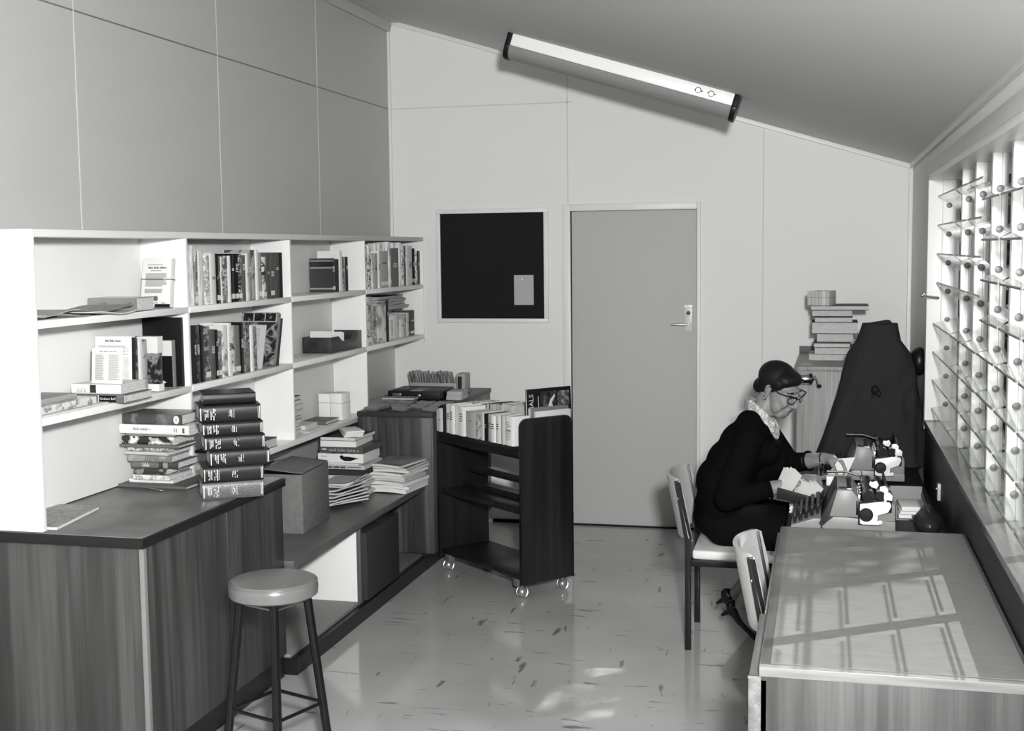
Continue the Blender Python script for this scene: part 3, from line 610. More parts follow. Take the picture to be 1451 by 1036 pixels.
m = MB(); m.box(-.001,.149,-.001,.101,.094,.097); m.box(.0745,.077,-.0012,.1012,.0,.1505); m.build('string', plain(.4,.7,.2), pk, 0, 0)
r = flat_book('dark grey book lying under the white packet in the third bay',-1.20,-1.06,-1.62,Z3,.018,.20,('v',.12),0)
r = flat_book('white-edged book lying in front of the tied packet, third bay',-1.19,-1.075,-1.86,Z3+.006,.022,.17,('p',.7),0)
r = thing('booklet','thin white booklet under the white-edged book on the third bay shelf','booklet',Matrix.Translation((-1.12,-1.78,Z3+.0008)))
MB().box(-.075,.085,-.12,.12,0,.0018).box(-.075,.085,-.12,.12,.0036,.005).build('cover', plain(.75,.5,.3), r, 0, 0); MB().box(-.074,.084,-.119,.119,.0019,.0035).build('pages', PAGEF, r, 0, 0)
r = thing('book','large black book on the shelf behind the stacked dark volumes','book',Matrix.Translation((-1.215,-2.86,Z3+.0008)) @ Matrix(((0,1,0),(0,0,1),(1,0,0))).to_4x4())
book_parts(r,.045,.52,.20,smat(('p',.018)),PAGEF)
# fourth bay, middle shelf: pile of papers on the books
z = Z2+.193
for i in range(9):
    v = (.45,.3,.08,.5,.03,.4,.02,.3,.015)[i]; w_ = .16+.02*random.random(); d_ = .42+.12*random.random()
    t = thing('magazine', ('%s magazine, %s from the bottom of the pile on the fourth bay books' % ('pale' if v > .25 else 'dark', ORD[i])), 'magazine', Matrix.Translation((-1.112,-.56+random.uniform(-.05,.05),z)) @ Matrix.Rotation(random.uniform(-.02,.02),4,'Z'), 'pile of papers in the fourth bay')
    sheet(Matrix.Rotation(PI/2,4,'Z'),d_,w_-.01,.0065,.0006,6,i).build('pages', plain(.45,.7,.2), t, 0, 30)
    sheet(Matrix.Translation((0,0,.0067)) @ Matrix.Rotation(PI/2,4,'Z'),d_+.004,w_-.006,.0012,.0006,6,i).build('cover', plain(v,.4,.4), t, 0, 30); z += .0095
# ------------------------------------------------------------------ on the tall counter: stack of lent books, dark volumes, map
ZC = CT+.0005
Ys = onZ(200,692,CT).y
def depth_at(P): return (RC @ (Vector(P)-CAM)).z
O7, K7 = (140,570), 7.4
items = [ # spine left,right,top,bottom (crop), page right end, style, label
 (125,905,886,918,1060,('p',.10),'thin dark album, bottom of the leaning book stack on the counter'),
 (300,760,846,884,1040,('p',.72),'slim white book directly on the dark album'),
 (335,735,776,826,968,('m',.7,.3,40),'white book with speckled spine, third up on the counter stack'),
 (355,695,710,772,965,('m',.03,.35,20),'dark picture-spined book, fourth up on the counter stack'),
 (330,820,634,706,1030,('b',((0,.05),(.14,.28),(.2,.04),(.26,.14)),.33),'dark book with a light spine panel, fifth up on counter stack'),
 (295,755,565,630,950,('m',.18,.32,14),'mid-grey book, sixth up on the counter stack'),
 (260,720,530,562,955,('p',.5),'light thin book, seventh up on the counter stack'),
 (290,740,482,528,955,('m',.55,.15,40),'light mottled book, eighth up on the counter stack'),
 (205,830,452,482,1010,('p',.13),'thin grey book with a wide cover, ninth up on counter stack'),
 (235,790,366,444,905,('m',.02,.8,16),'black-and-white patterned book, tenth up on the counter stack'),
 (280,790,332,360,930,('p',.25),'thin grey book just under the long white one, counter stack'),
 (152,952,232,328,1130,('p',.8),'long white-spined book, second from top of the counter stack'),
 (252,875,122,230,1085,('m',.06,.16,12),'dark-jacketed top book with oval spine badge, counter stack')]
z = ZC; gs = 'stack of books on the tall counter'
for i,(x0,x1,t0,t1,pe,st,lab) in enumerate(items):
    Y = Ys + (0 if i == 0 else .035)+.012*math.sin(i*2.1); 
    A = onY(O7[0]+x0/K7,620,Y).x; B = onY(O7[0]+x1/K7,620,Y).x
    D = depth_at(((A+B)/2,Y,1.0)); t = (t1-t0)/K7*D/F_PX*1.0
    pw = (pe-x1)/K7; dd = min(.23,max(.15,D*pw/(1160-(O7[0]+x1/K7)-pw)))
    if A < XL+.02: A = XL+.02
    dd = min(dd, -3.245-Y) if i else .225
    r = flat_book(lab,A,B,Y,z,t,dd,st,-.03+.02*math.sin(i*1.7),gs); L = B-A
    if i == 11: wordbars(r,0,L*.26,L*.80,.011,-.0012,INK,14,'print_title',True,t*.55); MB().box(t*.2,t*.75,-.0012,.001,L*.06,L*.09).box(t*.3,t*.7,-.0012,.001,L*.17,L*.18).box(t*.3,t*.7,-.0012,.001,L*.2,L*.208).build('spine_mark', INKD, r, 0, 0)
    if i == 12:
        m = MB(); m.lathe([(.5,0),(.5,.001)],20,Matrix.Translation((t/2,-.0008,L*.085)) @ Matrix.Rotation(PI/2,4,'X') @ Matrix.Diagonal((t*.8,.026,1,1))); m.build('oval_badge', LIGHTINK, r, 0, 30)
        m = MB(); m.box(t*.35,t*.65,-.003,-.0016,L*.08,L*.083).box(t*.35,t*.65,-.003,-.0016,L*.088,L*.091); m.build('badge_mark', INKD, r, 0, 0)
    if i == 4:
        m = MB()
        for q in range(6): m.box(t*.2,t*(.5+.3*(q%2)),-.0012,.001,L*(.62+.025*q),L*(.632+.025*q))
        m.build('lettering', LIGHTINK, r, 0, 0)
    z += t+.001
pc = onZ(215,694,CT); p2 = onZ(242,699,CT)
pe_ = thing('pencil','pencil lying on the counter in front of the book stack','pencil',Matrix.Translation((pc.x,pc.y,ZC+.0038)) @ Matrix.Rotation(math.atan2(p2.y-pc.y,p2.x-pc.x),4,'Z'))
MB().tube([(-.07,0,0),(.06,0,0)],.0035,6).build('shaft', plain(.12,.4,.5), pe_, 0, 30); MB().tube([(.0602,0,0),(.078,0,0)],[.0035,.0006],6).build('point', plain(.4,.6,.3), pe_, 0, 30)
# seven dark volumes
O8, K8 = (270,545), 6.07
vols = [(105,630,860,1003,.075),(115,635,712,848,.022),(175,690,566,700,.024),(135,655,432,560,.020),(120,640,312,428,.018),(100,625,160,304,.018),(140,592,66,160,.008)]
A = onZ(287.3,710,CT); B = onZ(374,703.5,CT); dirv = (B-A); yawv = math.atan2(dirv.y,dirv.x); Lv = dirv.length
z = ZC; names = ['speckled paler bottom volume of the gilt-lettered dark stack','dark gilt-lettered volume, second up in the counter stack','dark gilt-lettered volume pushed right, third up in the stack','dark gilt-lettered volume, fourth up in the counter stack','dark gilt-lettered volume, third from the top of the stack','dark gilt-lettered volume, second from top of the stack','black top volume of the dark stack, set back']
ux = Vector((math.cos(yawv),math.sin(yawv),0)); uy = Vector((-math.sin(yawv),math.cos(yawv),0))
for i,(x0,x1,t0,t1,v) in enumerate(vols):
    t = (t1-t0)/K8*depth_at(A)/F_PX*1.0; sh = (x0-105)/525*Lv; L = (x1-x0)/525*Lv
    back = .02 if i == 6 else .003*math.sin(i*3)
    c = A+ux*(sh+L/2)+uy*back
    st = ('v',v); R_ = Matrix(((0,0,-1),(0,1,0),(1,0,0))).to_4x4()
    r = thing('book', names[i], 'book', Matrix.Translation((c.x,c.y,z+.0006)) @ Matrix.Rotation(yawv,4,'Z') @ Matrix.Translation((L/2,0,0)) @ R_, 'dark volumes stacked on the counter')
    book_parts(r,t,L,.175,plain(v,.32,.5,0,.1,500) if i else noisemat('mottled_cloth',((.35,.04),(.65,.16)),nscale=260,rough=.35,sp=.5),PAGEF,.14,.004,.006)
    rd = random.Random(i)
    def bars(name, spec_, broken):
        m = MB()
        for zz,wd,k in spec_:
            n = 5 if broken else 1
            for q in range(n):
                if not broken or rd.random() < .84: m.box(t/2-t*k/2+t*k*q/n,t/2-t*k/2+t*k*(q+(.8 if broken else 1))/n,-.0011,.0034,(zz-wd/2)*L,(zz+wd/2)*L)
        m.build(name, GILT, r, 0, 0)
    if i < 6:
        bars('gilt_head_rule',((.975,.012,.74),),False); bars('gilt_foot_rule',((.02,.010,.74),(.042,.006,.7)),False)
        bars('gilt_title',((.905,.010,.62),(.885,.008,.5),(.86,.012,.58),(.81,.010,.66),(.79,.006,.3),(.765,.014,.72),(.74,.008,.6)),True); bars('gilt_volume_name',((.52,.006,.36),(.5,.009,.5),(.475,.012,.45),(.44,.008,.5)),True)
    z += t+.0012
mp = thing('map_sheet','folded map booklet lying on the counter beside the white end panel','map',Matrix.Translation((0,0,0)))
q = [onZ(60,751,CT),onZ(81,751.5,CT),onZ(140,722,CT),onZ(60,722,CT)]; q[0] = onZ(20,751,CT); q[3] = onZ(66,721,CT)
Xm = XF+.004
poly = [(XL+.014,q[1].y),(q[1].x,q[1].y),(q[2].x,q[2].y),(XL+.014,q[2].y+.02)]
poly = [(p[0],max(p[1],YD[0]+.03)) for p in poly]
MB().prism(poly,ZC+.0003,ZC+.009,'z').build('pages', PAPER, mp, 0, 0)
MB().prism(poly,ZC+.0092,ZC+.0105,'z').build('printed_cover', noisemat('map_print',((0,.33),(.46,.36),(.49,.1),(.52,.36),(1,.42)),nscale=14,detail=5,rough=.5,dist=1.5), mp, 0, 0)
# ------------------------------------------------------------------ on and under the bench
ZB = .500
CARDB = noisemat('cardboard',((.3,.13),(.7,.17)),nscale=30,rough=.75,sp=.2)
c0 = onZ(430,757,ZB); c1 = onZ(467,733,ZB); d1 = (c1-c0); yb_ = math.atan2(d1.y,d1.x); Lx = d1.length
bxm = Matrix.Translation((c0.x,c0.y,ZB+.0005)) @ Matrix.Rotation(yb_-PI/2,4,'Z')   # own y runs along the right face, own x to the left is -
box_ = thing('cardboard_box','closed brown cardboard carton with paper label standing on the bench','box',bxm)
hb, wb = .278, .30
m = MB(); m.box(-wb,0,0,.004,0,hb); m.box(-wb,0,Lx-.004,Lx,0,hb); m.box(-.004,0,.0041,Lx-.0041,0,hb); m.box(-wb,-wb+.004,.0041,Lx-.0041,0,hb); m.box(-wb+.0041,-.0041,.0041,Lx-.0041,0,.004); m.build('carton', CARDB, box_, .0015)
fl1 = MB().box(0,wb*.62,.004,Lx,0,.004).build('flap', CARDB, box_, .001); fl1.matrix_local = Matrix.Translation((-.001,0,hb+.0035)) @ Matrix.Rotation(PI,4,'Z') @ Matrix.Translation((0,-Lx,0)) @ Matrix.Rotation(-.10,4,'Y')
fl2 = MB().box(0,.115,.004,Lx,0,.004).build('flap', CARDB, box_, .001); fl2.matrix_local = Matrix.Translation((-wb,0,hb+.003)) @ Matrix.Rotation(-.35,4,'Y')
lb = MB().box(.03,.15,.05,.29,.0042,.0052).build('label', plain(.42,.6,.3), box_, 0, 0); lb.matrix_local = fl1.matrix_local
a = onX(521,850,-.62); b2 = onX(577,830,-.60)
ub = thing('cardboard_box','dark cardboard box pushed under the bench beside the divider','box',Matrix.Translation((-.99,-2.27,.0925)))
hh = .335
MB().box(0,.40,0,.004,0,hh).box(0,.40,.476,.48,0,hh).box(.396,.40,.0041,.4759,0,hh).box(0,.004,.0041,.4759,0,hh).box(.0041,.3959,.0041,.4759,0,.004).build('carton', plain(.06,.7,.2), ub, .002)
MB().box(0,.40,0,.24,hh+.0005,hh+.004).box(0,.40,.2405,.48,hh+.0005,hh+.004).build('flap', plain(.055,.7,.2), ub, .001)
def magazine(label, x, y, z, w, d, t, yaw, cov, edge=.62, bend=0, group='heap of magazines on the bench', curl=0, n=10):
    """soft magazine: bent block of pages inside a thin cover, fold toward -y"""
    r = thing('magazine', label, 'magazine', Matrix.Translation((x,y,z)) @ Matrix.Rotation(yaw,4,'Z'), group)
    def slab(z0, z1, ext):
        vs = []; fs = []
        for s in (0,1):
            for i in range(n+1):
                for j in (0,1):
                    u = i/n; vs.append((w*(u-.5)*(1+ext), (d*(j-.5))*(1+ext), (z1 if s else z0)+bend*math.sin(PI*u)*(1-.5*j)+curl*max(0,u-.6)**2*6))
        I = lambda s,i,j: s*(n+1)*2+i*2+j
        for i in range(n):
            fs.append((I(1,i,0),I(1,i+1,0),I(1,i+1,1),I(1,i,1))); fs.append((I(0,i,0),I(0,i,1),I(0,i+1,1),I(0,i+1,0)))
            for j in (0,1): fs.append((I(0,i,j),I(0,i+1,j),I(1,i+1,j),I(1,i,j)))
        for i in (0,n): fs.append((I(0,i,0),I(0,i,1),I(1,i,1),I(1,i,0)))
        return MB().add(vs, fs)
    slab(.0009,t-.0009,0).build('pages', plain(edge,.7,.2), r, 0, 30)
    m = slab(0,.0008,.008); q = slab(t-.0008,t,.008); m.v += q.v; m.f += [tuple(i+len(m.v)-len(q.v) for i in f) for f in q.f]
    m.build('cover', smat(cov), r, 0, 30)
    return r
pl = [(.010,.55,('p',.5)),(.012,.6,('p',.62)),(.008,.3,('p',.06)),(.012,.62,('p',.6)),(.009,.5,('p',.5)),(.010,.62,('p',.45)),(.014,.6,('m',.6,.05,18)),(.020,.06,('p',.02)),(.016,.5,('p',.55)),(.009,.62,('p',.5)),(.034,.72,('m',.72,.02,12)),(.024,.08,('b',((0,.03),(.2,.1)),.4)),(.022,.72,('p',.7)),(.012,.6,('p',.03))]
lm_ = onZ(452,726,ZB).x; z = ZB+.0004
for i,(t,e,cv) in enumerate(pl):
    top = i >= 6
    w_ = .27 if not top else (.255 if i < 12 else .20)
    t *= 1.42; r = magazine('%s magazine, %s from the bottom of the tall bench pile' % ('dark' if e < .2 or tone(cv) < .1 else 'pale', ORD[i]), -.925+.012*math.sin(i*1.9), -1.62+.012*math.cos(i*2.3), z, w_, .27, t, .05*math.sin(i*2.7)-.02, cv, e, .0, 'tall pile of magazines on the bench')
    yf = -.27/2*1.012-.0012
    if i == 10:
        MB().prism([(-.005,t*.75),(.0,t*.45),(.02,t*.22),(.055,t*.2),(.085,t*.42),(.105,t*.5),(.07,t*.62),(.04,t*.7),(.018,t*.68),(.01,t*.86)],yf,yf+.001,'y').build('printed_picture', BLACK, r, 0, 0)
        MB().box(-.11,-.075,yf,yf+.001,t*.68,t*.73).build('print', INKD, r, 0, 0)
    if i == 11: wordbars(r,-.07,.11,t*.45,t*.5,yf,plain(.25,.5,.3),21,'print'); MB().box(-.11,-.085,yf,yf+.001,t*.4,t*.6).build('spine_label', LIGHTINK, r, 0, 0)
    if i == 8: wordbars(r,-.09,.02,t*.5,t*.55,yf,BLACK,22,'print'); MB().box(.03,.11,yf,yf+.001,t*.4,t*.58).build('printed_bar', INKD, r, 0, 0)
    if i in (3,4): wordbars(r,-.05,.09,t*.5,t*.35,yf,INK,23+i,'print')
    z += t+.0013
r = thing('envelope_bundle','small white bundle of papers on top of the tall magazine pile','papers',Matrix.Translation((-.895,-1.66,z)) @ Matrix.Rotation(.5,4,'Z'))
for q in range(3): MB().box(-.05,.05,-.09,.09,q*.011,q*.011+.0095,Matrix.Rotation(.06*q,4,'Z')).build('paper', plain(.72,.6,.2), r, .001)
z = ZB+.0004
pr = [(.022,.72,('p',.72)),(.016,.68,('p',.66)),(.018,.66,('p',.6)),(.012,.5,('p',.6)),(.016,.6,('p',.45)),(.014,.7,('m',.5,.2,14)),(.015,.62,('p',.6)),(.012,.55,('p',.12)),(.012,.6,('m',.3,.1,14))]
for i,(t,e,cv) in enumerate(pr):
    magazine('%s bent magazine, %s from the bottom of the pile by the trolley' % ('dark' if tone(cv) < .1 else 'pale', ORD[i]), -.70+.012*math.sin(i*1.3), -1.49+.01*math.cos(i*2), z, .235, .29, t, -.12+.08*math.sin(i*2.2), cv, e, .006, 'pile of magazines beside the trolley'); z += t+.0022
rd = random.Random(9)
for i in range(8):
    magazine('splayed magazine, %s up in the slumped heap behind the carton' % ORD[i], -.855+rd.uniform(-.012,.014), -1.95+rd.uniform(-.02,.03)+.006*i, ZB+.0006+i*.0152, .18, .24, .009, -.5+.07*i+rd.uniform(-.12,.12), (('m',.3,.06,16),('p',.2),('p',.05),('p',.4))[i % 4], .62, .004, curl=.02)
# ------------------------------------------------------------------ on the card cabinet
ZK = .8978
fb = thing('file_case','flat black file case with metal label holder on the card cabinet','case',Matrix.Translation((0,0,ZK)))
a = onZ(530,561,ZK+.012); b2 = onZ(640,563,ZK+.012)
x0, x1, y0 = max(a.x,-.99), b2.x-.03, -.80
MB().box(x0,x1,y0,y0+.30,.012,.062).build('case', plain(.018,.4,.4), fb, .004)
MB().box(x0+.03,x0+.085,y0-.003,y0-.0005,.028,.05).build('label_holder', plain(.25,.3,.6,.8), fb, .001); MB().lathe([(.009,0),(.009,.004),(.006,.005)],16,Matrix.Translation((x1-.13,y0,.036)) @ Matrix.Rotation(PI/2,4,'X')).build('finger_ring', STEEL, fb)
MB().box(x0+.14,x1-.12,y0+.02,y0+.16,.0625,.065).build('paper', plain(.3,.6,.2), fb, 0, 0)
TX0 = max(-.995,onY(560,545,-.36).x); TX1 = onY(648,545,-.36).x
tr_ = thing('card_tray','long pale open tray of index cards at the back of card cabinet','card tray',Matrix.Translation((TX0,-.36,ZK+.0006)))
TM = plain(.33,.5,.3); Wt = TX1-TX0
m = MB(); m.box(0,Wt,0,.006,0,.065); m.box(0,Wt,.115,.121,0,.065); m.box(0,.006,.0061,.1149,0,.065); m.box(.0061,Wt-.0061,.0061,.1149,0,.005); m.box(Wt-.006,Wt+.05,.0,.121,0,.125); m.build('tray', TM, tr_, .001)
MB().box(Wt+.004,Wt+.03,-.002,-.0003,.03,.11).build('tray_mark', plain(.05,.5,.3), tr_, 0, 0)
rd = random.Random(5)
for i in range(20):
    if i in (8,9): continue
    c = thing('index_card','pale filing card, %s from the left in the long card tray' % ORD[i if i < 8 else i-2],'card',Matrix.Translation((TX0+.01+i*(Wt-.05)/19,-.356,ZK+.0066)) @ Matrix.Rotation(rd.uniform(-.28,-.1),4,'Y'),'filing cards in the long tray')
    MB().box(0,.0045,.001,.105,0,.128*rd.uniform(.92,1.05)).build('card', plain(rd.choice((.3,.36,.22)),.6,.2), c, 0, 0)
    MB().box(-.0004,.0049,.03,.06,.11,.130).build('tab', plain(.5,.6,.2), c, 0, 0)
rows = [(-1.20,3,.12),(-1.06,4,.1),(-.93,4,.09)]
k = 0
for (yy,n,dd) in rows:
    for i in range(n):
        x = -.93+i*(.34/(n-1))+rd.uniform(-.01,.01)
        c = thing('card_stack','low stack of brown cards, %s in the spread on the card cabinet' % ORD[k],'cards',Matrix.Translation((x,yy+rd.uniform(-.012,.012),ZK+.0005)) @ Matrix.Rotation(rd.uniform(-.15,.15),4,'Z'),'cards spread on the cabinet'); k += 1
        nn = rd.randint(3,5)
        for q in range(nn): sheet(Matrix.Translation((rd.uniform(-.003,.003),rd.uniform(-.003,.003),q*.004)) @ Matrix.Rotation(.0,4,'Z'),.092,.11,.0012,.0022,6,1.2).build('card', plain(.30 if q < nn-1 else .34,.6,.2), c, 0, 30)
c = thing('paper_block','small pale paper block at the right end of the file case','papers',Matrix.Translation((-.60,-.62,ZK+.0006)))
for q in range(2): MB().box(-.05,.045,-.08,.08,q*.026,q*.026+.0255,Matrix.Rotation(.05*q,4,'Z')).build('paper', plain(.42,.6,.2), c, .001)
c = thing('booklet','thin booklet lying across the front of the black file case','booklet',Matrix.Translation((-.90,-.86,ZK+.022)))
MB().box(-.09,.11,-.045,.045,0,.004).box(-.09,.11,-.045,.045,.0085,.0115).build('cover', plain(.28,.6,.2), c, 0, 0); MB().box(-.089,.109,-.044,.044,.0041,.0084).build('pages', PAGEF, c, 0, 0)
# ================================================================== STOOL
SZ, SC = .70, Vector((-.24,-4.09,0))
st_ = thing('stool','round stool with padded vinyl seat and four black tube legs beside the counter','stool',Matrix.Translation(SC))
VIN = plain(.15,.3,.45)
MB().lathe([(.0,SZ-.062),(.138,SZ-.062),(.150,SZ-.054),(.152,SZ-.03),(.149,SZ-.014),(.141,SZ-.004),(.11,SZ),(.0,SZ+.002)],48).build('seat', VIN, st_)
m = MB(); m.tube([(.1475*math.cos(2*PI*k/48),.1475*math.sin(2*PI*k/48),SZ-.011) for k in range(48)],.0028,8,closed=True); m.build('piping', VIN, st_)
cd = Vector((.42,-.91,0)).normalized(); sd_ = Vector((.91,.42,0))
LEG = plain(.012,.25,.6)
dirs = [cd,sd_,-cd,-sd_]
for i,d in enumerate(dirs):
    MB().tube([d*.112+Vector((0,0,SZ-.072)),d*.185],.0155,14).build('leg', LEG, st_)
    MB().tube([d*.183+Vector((0,0,.012)),d*.1852],.0175,14).build('rubber_foot', BLACK, st_)
for i in range(4):
    a = dirs[i]*.158+Vector((0,0,.25)); b2 = dirs[(i+1)%4]*.158+Vector((0,0,.25)); MB().tube([a,b2],.0065,10).build('foot_rail', LEG, st_)
m = MB(); m.tube([dirs[0]*.112+Vector((0,0,SZ-.075)),dirs[2]*.112+Vector((0,0,SZ-.075))],.008,10); m.tube([dirs[1]*.112+Vector((0,0,SZ-.077)),dirs[3]*.112+Vector((0,0,SZ-.077))],.008,10); m.build('cross_frame', LEG, st_)
for i in (3,1): MB().tube([dirs[i]*.108+Vector((0,0,SZ-.085)),dirs[0]*.112+Vector((0,0,SZ-.085))],.004,8).build('bright_stay', STEEL, st_)
# ================================================================== BOOK TROLLEY
A_ = Vector((.087,-1.759,0)); C_ = Vector((-.436,-1.309,0)); ux = (A_-C_).normalized(); uy = Vector((-ux.y,ux.x,0))
Lt = .812; Wd = .335; org = A_+ux*.02-uy*.035   # front right foot of the trolley
TR = thing('book_trolley','dark wooden two-sided book trolley on ball castors in front of the cabinet','trolley',Matrix.Translation(org))
TM_ = frame((0,0,0),ux,uy)
def tpart(mb, name, mat, bevel=.002, root=None):
    o = mb.build(name, mat, TR, bevel); o.matrix_local = TM_; return o
WOODT = veneer('trolley_wood',.010,.022,26,.34)
def panel(x0, x1):
    z0, z1, r = .075, .942, .045; pts = [(0,z0),(Wd,z0)]
    for k in range(7): a = k*PI/12; pts.append((Wd-r+r*math.cos(a), z1-r+r*math.sin(a)))
    for k in range(7): a = PI/2+k*PI/12; pts.append((r+r*math.cos(a), z1-r+r*math.sin(a)))
    return MB().prism(pts,x0,x1,'x')
tpart(panel(-.020,0),'side_panel',WOODT); tpart(panel(-Lt,-Lt+.02),'side_panel',WOODT)
tpart(MB().box(-.018,.003,-.003,-.0005,.075,.42),'edge_guard',BLACK,.001); tpart(MB().box(-.018,.003,Wd+.0005,Wd+.003,.075,.42),'edge_guard',BLACK,.001)
tpart(MB().box(-Lt+.003,-Lt+.017,-.003,-.0005,.075,.42),'edge_guard',BLACK,.001)
xi0, xi1 = -Lt+.0205, -.0205
tpart(MB().box(xi0,xi1,.004,Wd-.004,.10,.122),'shelf',WOODT); tpart(MB().box(xi0,xi1,.004,Wd-.004,.445,.467),'shelf',WOODT)
tpart(MB().box(xi0,xi1,Wd/2-.01,Wd/2+.01,.56,.60),'centre_rail',WOODT); tpart(MB().box(xi0,xi1,Wd/2-.008,Wd/2+.008,.4675,.5),'centre_rail',WOODT)
tpart(MB().box(xi0,xi1,.002,Wd-.002,.775,.797),'shelf',WOODT); tpart(MB().box(xi0,-.115,Wd/2-.007,Wd/2+.007,.7975,.90),'centre_board',WOODT)
tpart(MB().box(xi0,xi1,.0,.012,.735,.7745),'shelf_lip',BLACK)
for x,y in ((-.05,.035),(-.05,Wd-.035),(-Lt+.05,.035),(-Lt+.05,Wd-.035)):
    P0 = TM_ @ Vector((x,y,0))
    w = MB().ball((P0.x,P0.y,.0285),.028,24).build('castor', plain(.4,.3,.5,.7), TR)
    MB().tube([(P0.x,P0.y,.05),(P0.x,P0.y,.0995)],.010,12).build('castor_stem', STEEL, w)
    q = MB(); q.tube([(P0.x+.030*math.cos(a),P0.y+.030*math.sin(a)*.4,.0285+.030*math.sin(a)) for a in [k*PI/12 for k in range(-3,16)]],.003,8); q.build('castor_hood', STEEL, w)
for x in (-.075,-Lt+.075): tpart(MB().box(x-.02,x+.02,.01,.05,.055,.0995),'castor_block',plain(.12,.5,.3))
# books on the trolley: front row, spines to the front
TW = Matrix.Translation(org) @ TM_
PF = TW @ Vector((0,-.012,0)); NF = -uy
O2, K2 = (600,535), 6.309
tro = [(82,104,278,('p',.5)),(106,131,282,('p',.16)),(133,164,278,('p',.58)),(167,190,245,('p',.04)),(192,234,243,('p',.72)),(236,272,250,('p',.74)),(275,294,252,('p',.66)),(297,315,255,('p',.7)),(318,366,258,('p',.75)),(371,384,300,('p',.3)),(386,470,305,('p',.42)),(475,495,312,('m',.5,.2,40)),(497,516,312,('p',.5)),(518,540,318,('p',.62)),(546,563,322,('p',.015)),(566,597,330,('p',.42)),(600,643,340,('p',.78)),(646,680,335,('p',.62)),(684,702,340,('p',.35)),(706,720,345,('p',.5)),(723,800,348,('p',.75))]
k = 0; prev = -Lt+.022
for x0,x1,tp,stl in tro:
    ca = TW.inverted() @ onPl(O2[0]+x0/K2,O2[1]+tp/K2,PF,NF); cb_ = TW.inverted() @ onPl(O2[0]+x1/K2,O2[1]+tp/K2,PF,NF)
    if cb_.x > -.022: cb_.x = -.022
    t = cb_.x-ca.x-.0015; hh = min(.16,(ca.z+cb_.z)/2-.7985)
    ca.x = max(ca.x, prev); t = max(.009, cb_.x-ca.x-.0015); prev = ca.x+t+.0015
    r = thing('book','%s book, %s from the left in the trolley front row' % (adj(stl),ORD[k]),'book',TW @ Matrix.Translation((ca.x,-.012+.006*math.sin(k*2.2),.7982)),'books in the front row of the trolley'); k += 1
    book_parts(r,t,hh,.145 if x0 < 590 else .105,smat(stl),soft=t<.012)
    if t > .014 and random.random() < .5: spine_bars(r,t,hh,[(.5+.08*j,.53+.08*j,.5) for j in range(random.randint(1,4))],DARKINK if tone(stl) > .25 else LIGHTINK)
    if x0 == 386: MB().box(t*.25,t*.5,-.0012,.001,hh*.62,hh*.66).build('spine_mark', INKD, r, 0, 0)
    if x0 == 723:
        m = MB(); rd = random.Random(3)
        for j in range(10): m.box(t*.15,t*rd.uniform(.5,.85),-.0012,.001,hh*(.2+.065*j),hh*(.225+.065*j))
        m.build('print', INK, r, 0, 0)
# back row, spines to the back
bk = [(.03,.15,.06),(.024,.15,.35),(.03,.145,.1),(.022,.155,.5),(.05,.15,.62),(.028,.15,.05),(.03,.155,.03),(.026,.16,.02),(.04,.158,.6),(.03,.165,.1),(.026,.16,.3),(.05,.168,.66),(.03,.17,.4),(.022,.165,.7),(.05,.172,.5)]
x = -Lt+.024
for i,(t,hh,v) in enumerate(bk):
    if x+t > -.10: break
    stl = ('p',v) if i % 3 else ('m',v,.3 if v < .3 else .1,30)
    r = thing('book','%s book, %s from the left in the trolley back row' % (adj(stl),ORD[i]),'book',TW @ Matrix.Translation((x+t,Wd+.008,.7982)) @ Matrix.Rotation(PI,4,'Z'),'books in the back row of the trolley')
    book_parts(r,t,hh,.15,smat(stl)); x += t+.0015
def standing(label, x, y0, y1, z0, z1, t, stl, lean=.0, cat='book', name='book'):
    """big book standing on its long edge, cover toward the trolley end"""
    r = thing(name,label,cat,TW @ Matrix.Translation((x,y0,z0)) @ Matrix.Rotation(lean,4,'Y'))
    w = y1-y0; h = z1-z0
    m = MB(); m.box(-.002,0,0,w,0,h); m.box(-t,-t+.002,0,w,0,h); m.box(-t+.0021,-.0021,0,w,0,.003); m.build('cover', smat(stl), r, .0005)
    MB().box(-t+.0022,-.0022,.002,w-.003,.0032,h-.003).build('pages', PAGES, r, 0, 0); return r, w, h
r, w, h = standing('large dark picture magazine standing on edge in the trolley, lettered ALS',-.078,.105,.395,.7985,1.08,.014,('p',.012),-.04,'magazine','magazine')
text('ANIMALS',.040,plain(.5,.4,.3),r,frame((.0004,w*.10,h*.93-.088),(0,0,1),(0,-1,0)))
MB().box(.0,.0008,w*.245,w*.262,h*.45,h*.86).build('rule', plain(.4,.4,.3), r, 0, 0)
MB().box(.0,.0008,w*.30,w*.66,h*.40,h*.94).build('cover_photograph', noisemat('photo_dark',((.3,.01),(.55,.04),(.7,.12)),nscale=30,rough=.25), r, 0, 0)
MB().prism([(w*.44,h*.42),(w*.47,h*.66),(w*.52,h*.78),(w*.62,h*.88),(w*.63,h*.84),(w*.55,h*.72),(w*.58,h*.66),(w*.62,h*.52),(w*.58,h*.5),(w*.55,h*.58),(w*.51,h*.46)],.0008,.0014,'x').build('pale_figure', plain(.55,.4,.3), r, 0, 0)
MB().box(.0,.0008,w*.69,w*.95,h*.66,h*.93).build('cover_photograph', noisemat('photo_grey',((.3,.02),(.5,.08),(.65,.3)),nscale=40,rough=.25), r, 0, 0)
MB().box(.0,.0008,w*.69,w*.95,h*.38,h*.62).build('cover_photograph', noisemat('photo_grey',((.3,.02),(.5,.08),(.65,.3)),nscale=40,rough=.25), r, 0, 0)
r, w, h = standing('grey clothbound book standing on edge before the ALS magazine',-.048,.105,.35,.7985,.985,.026,('v',.16),-.03)
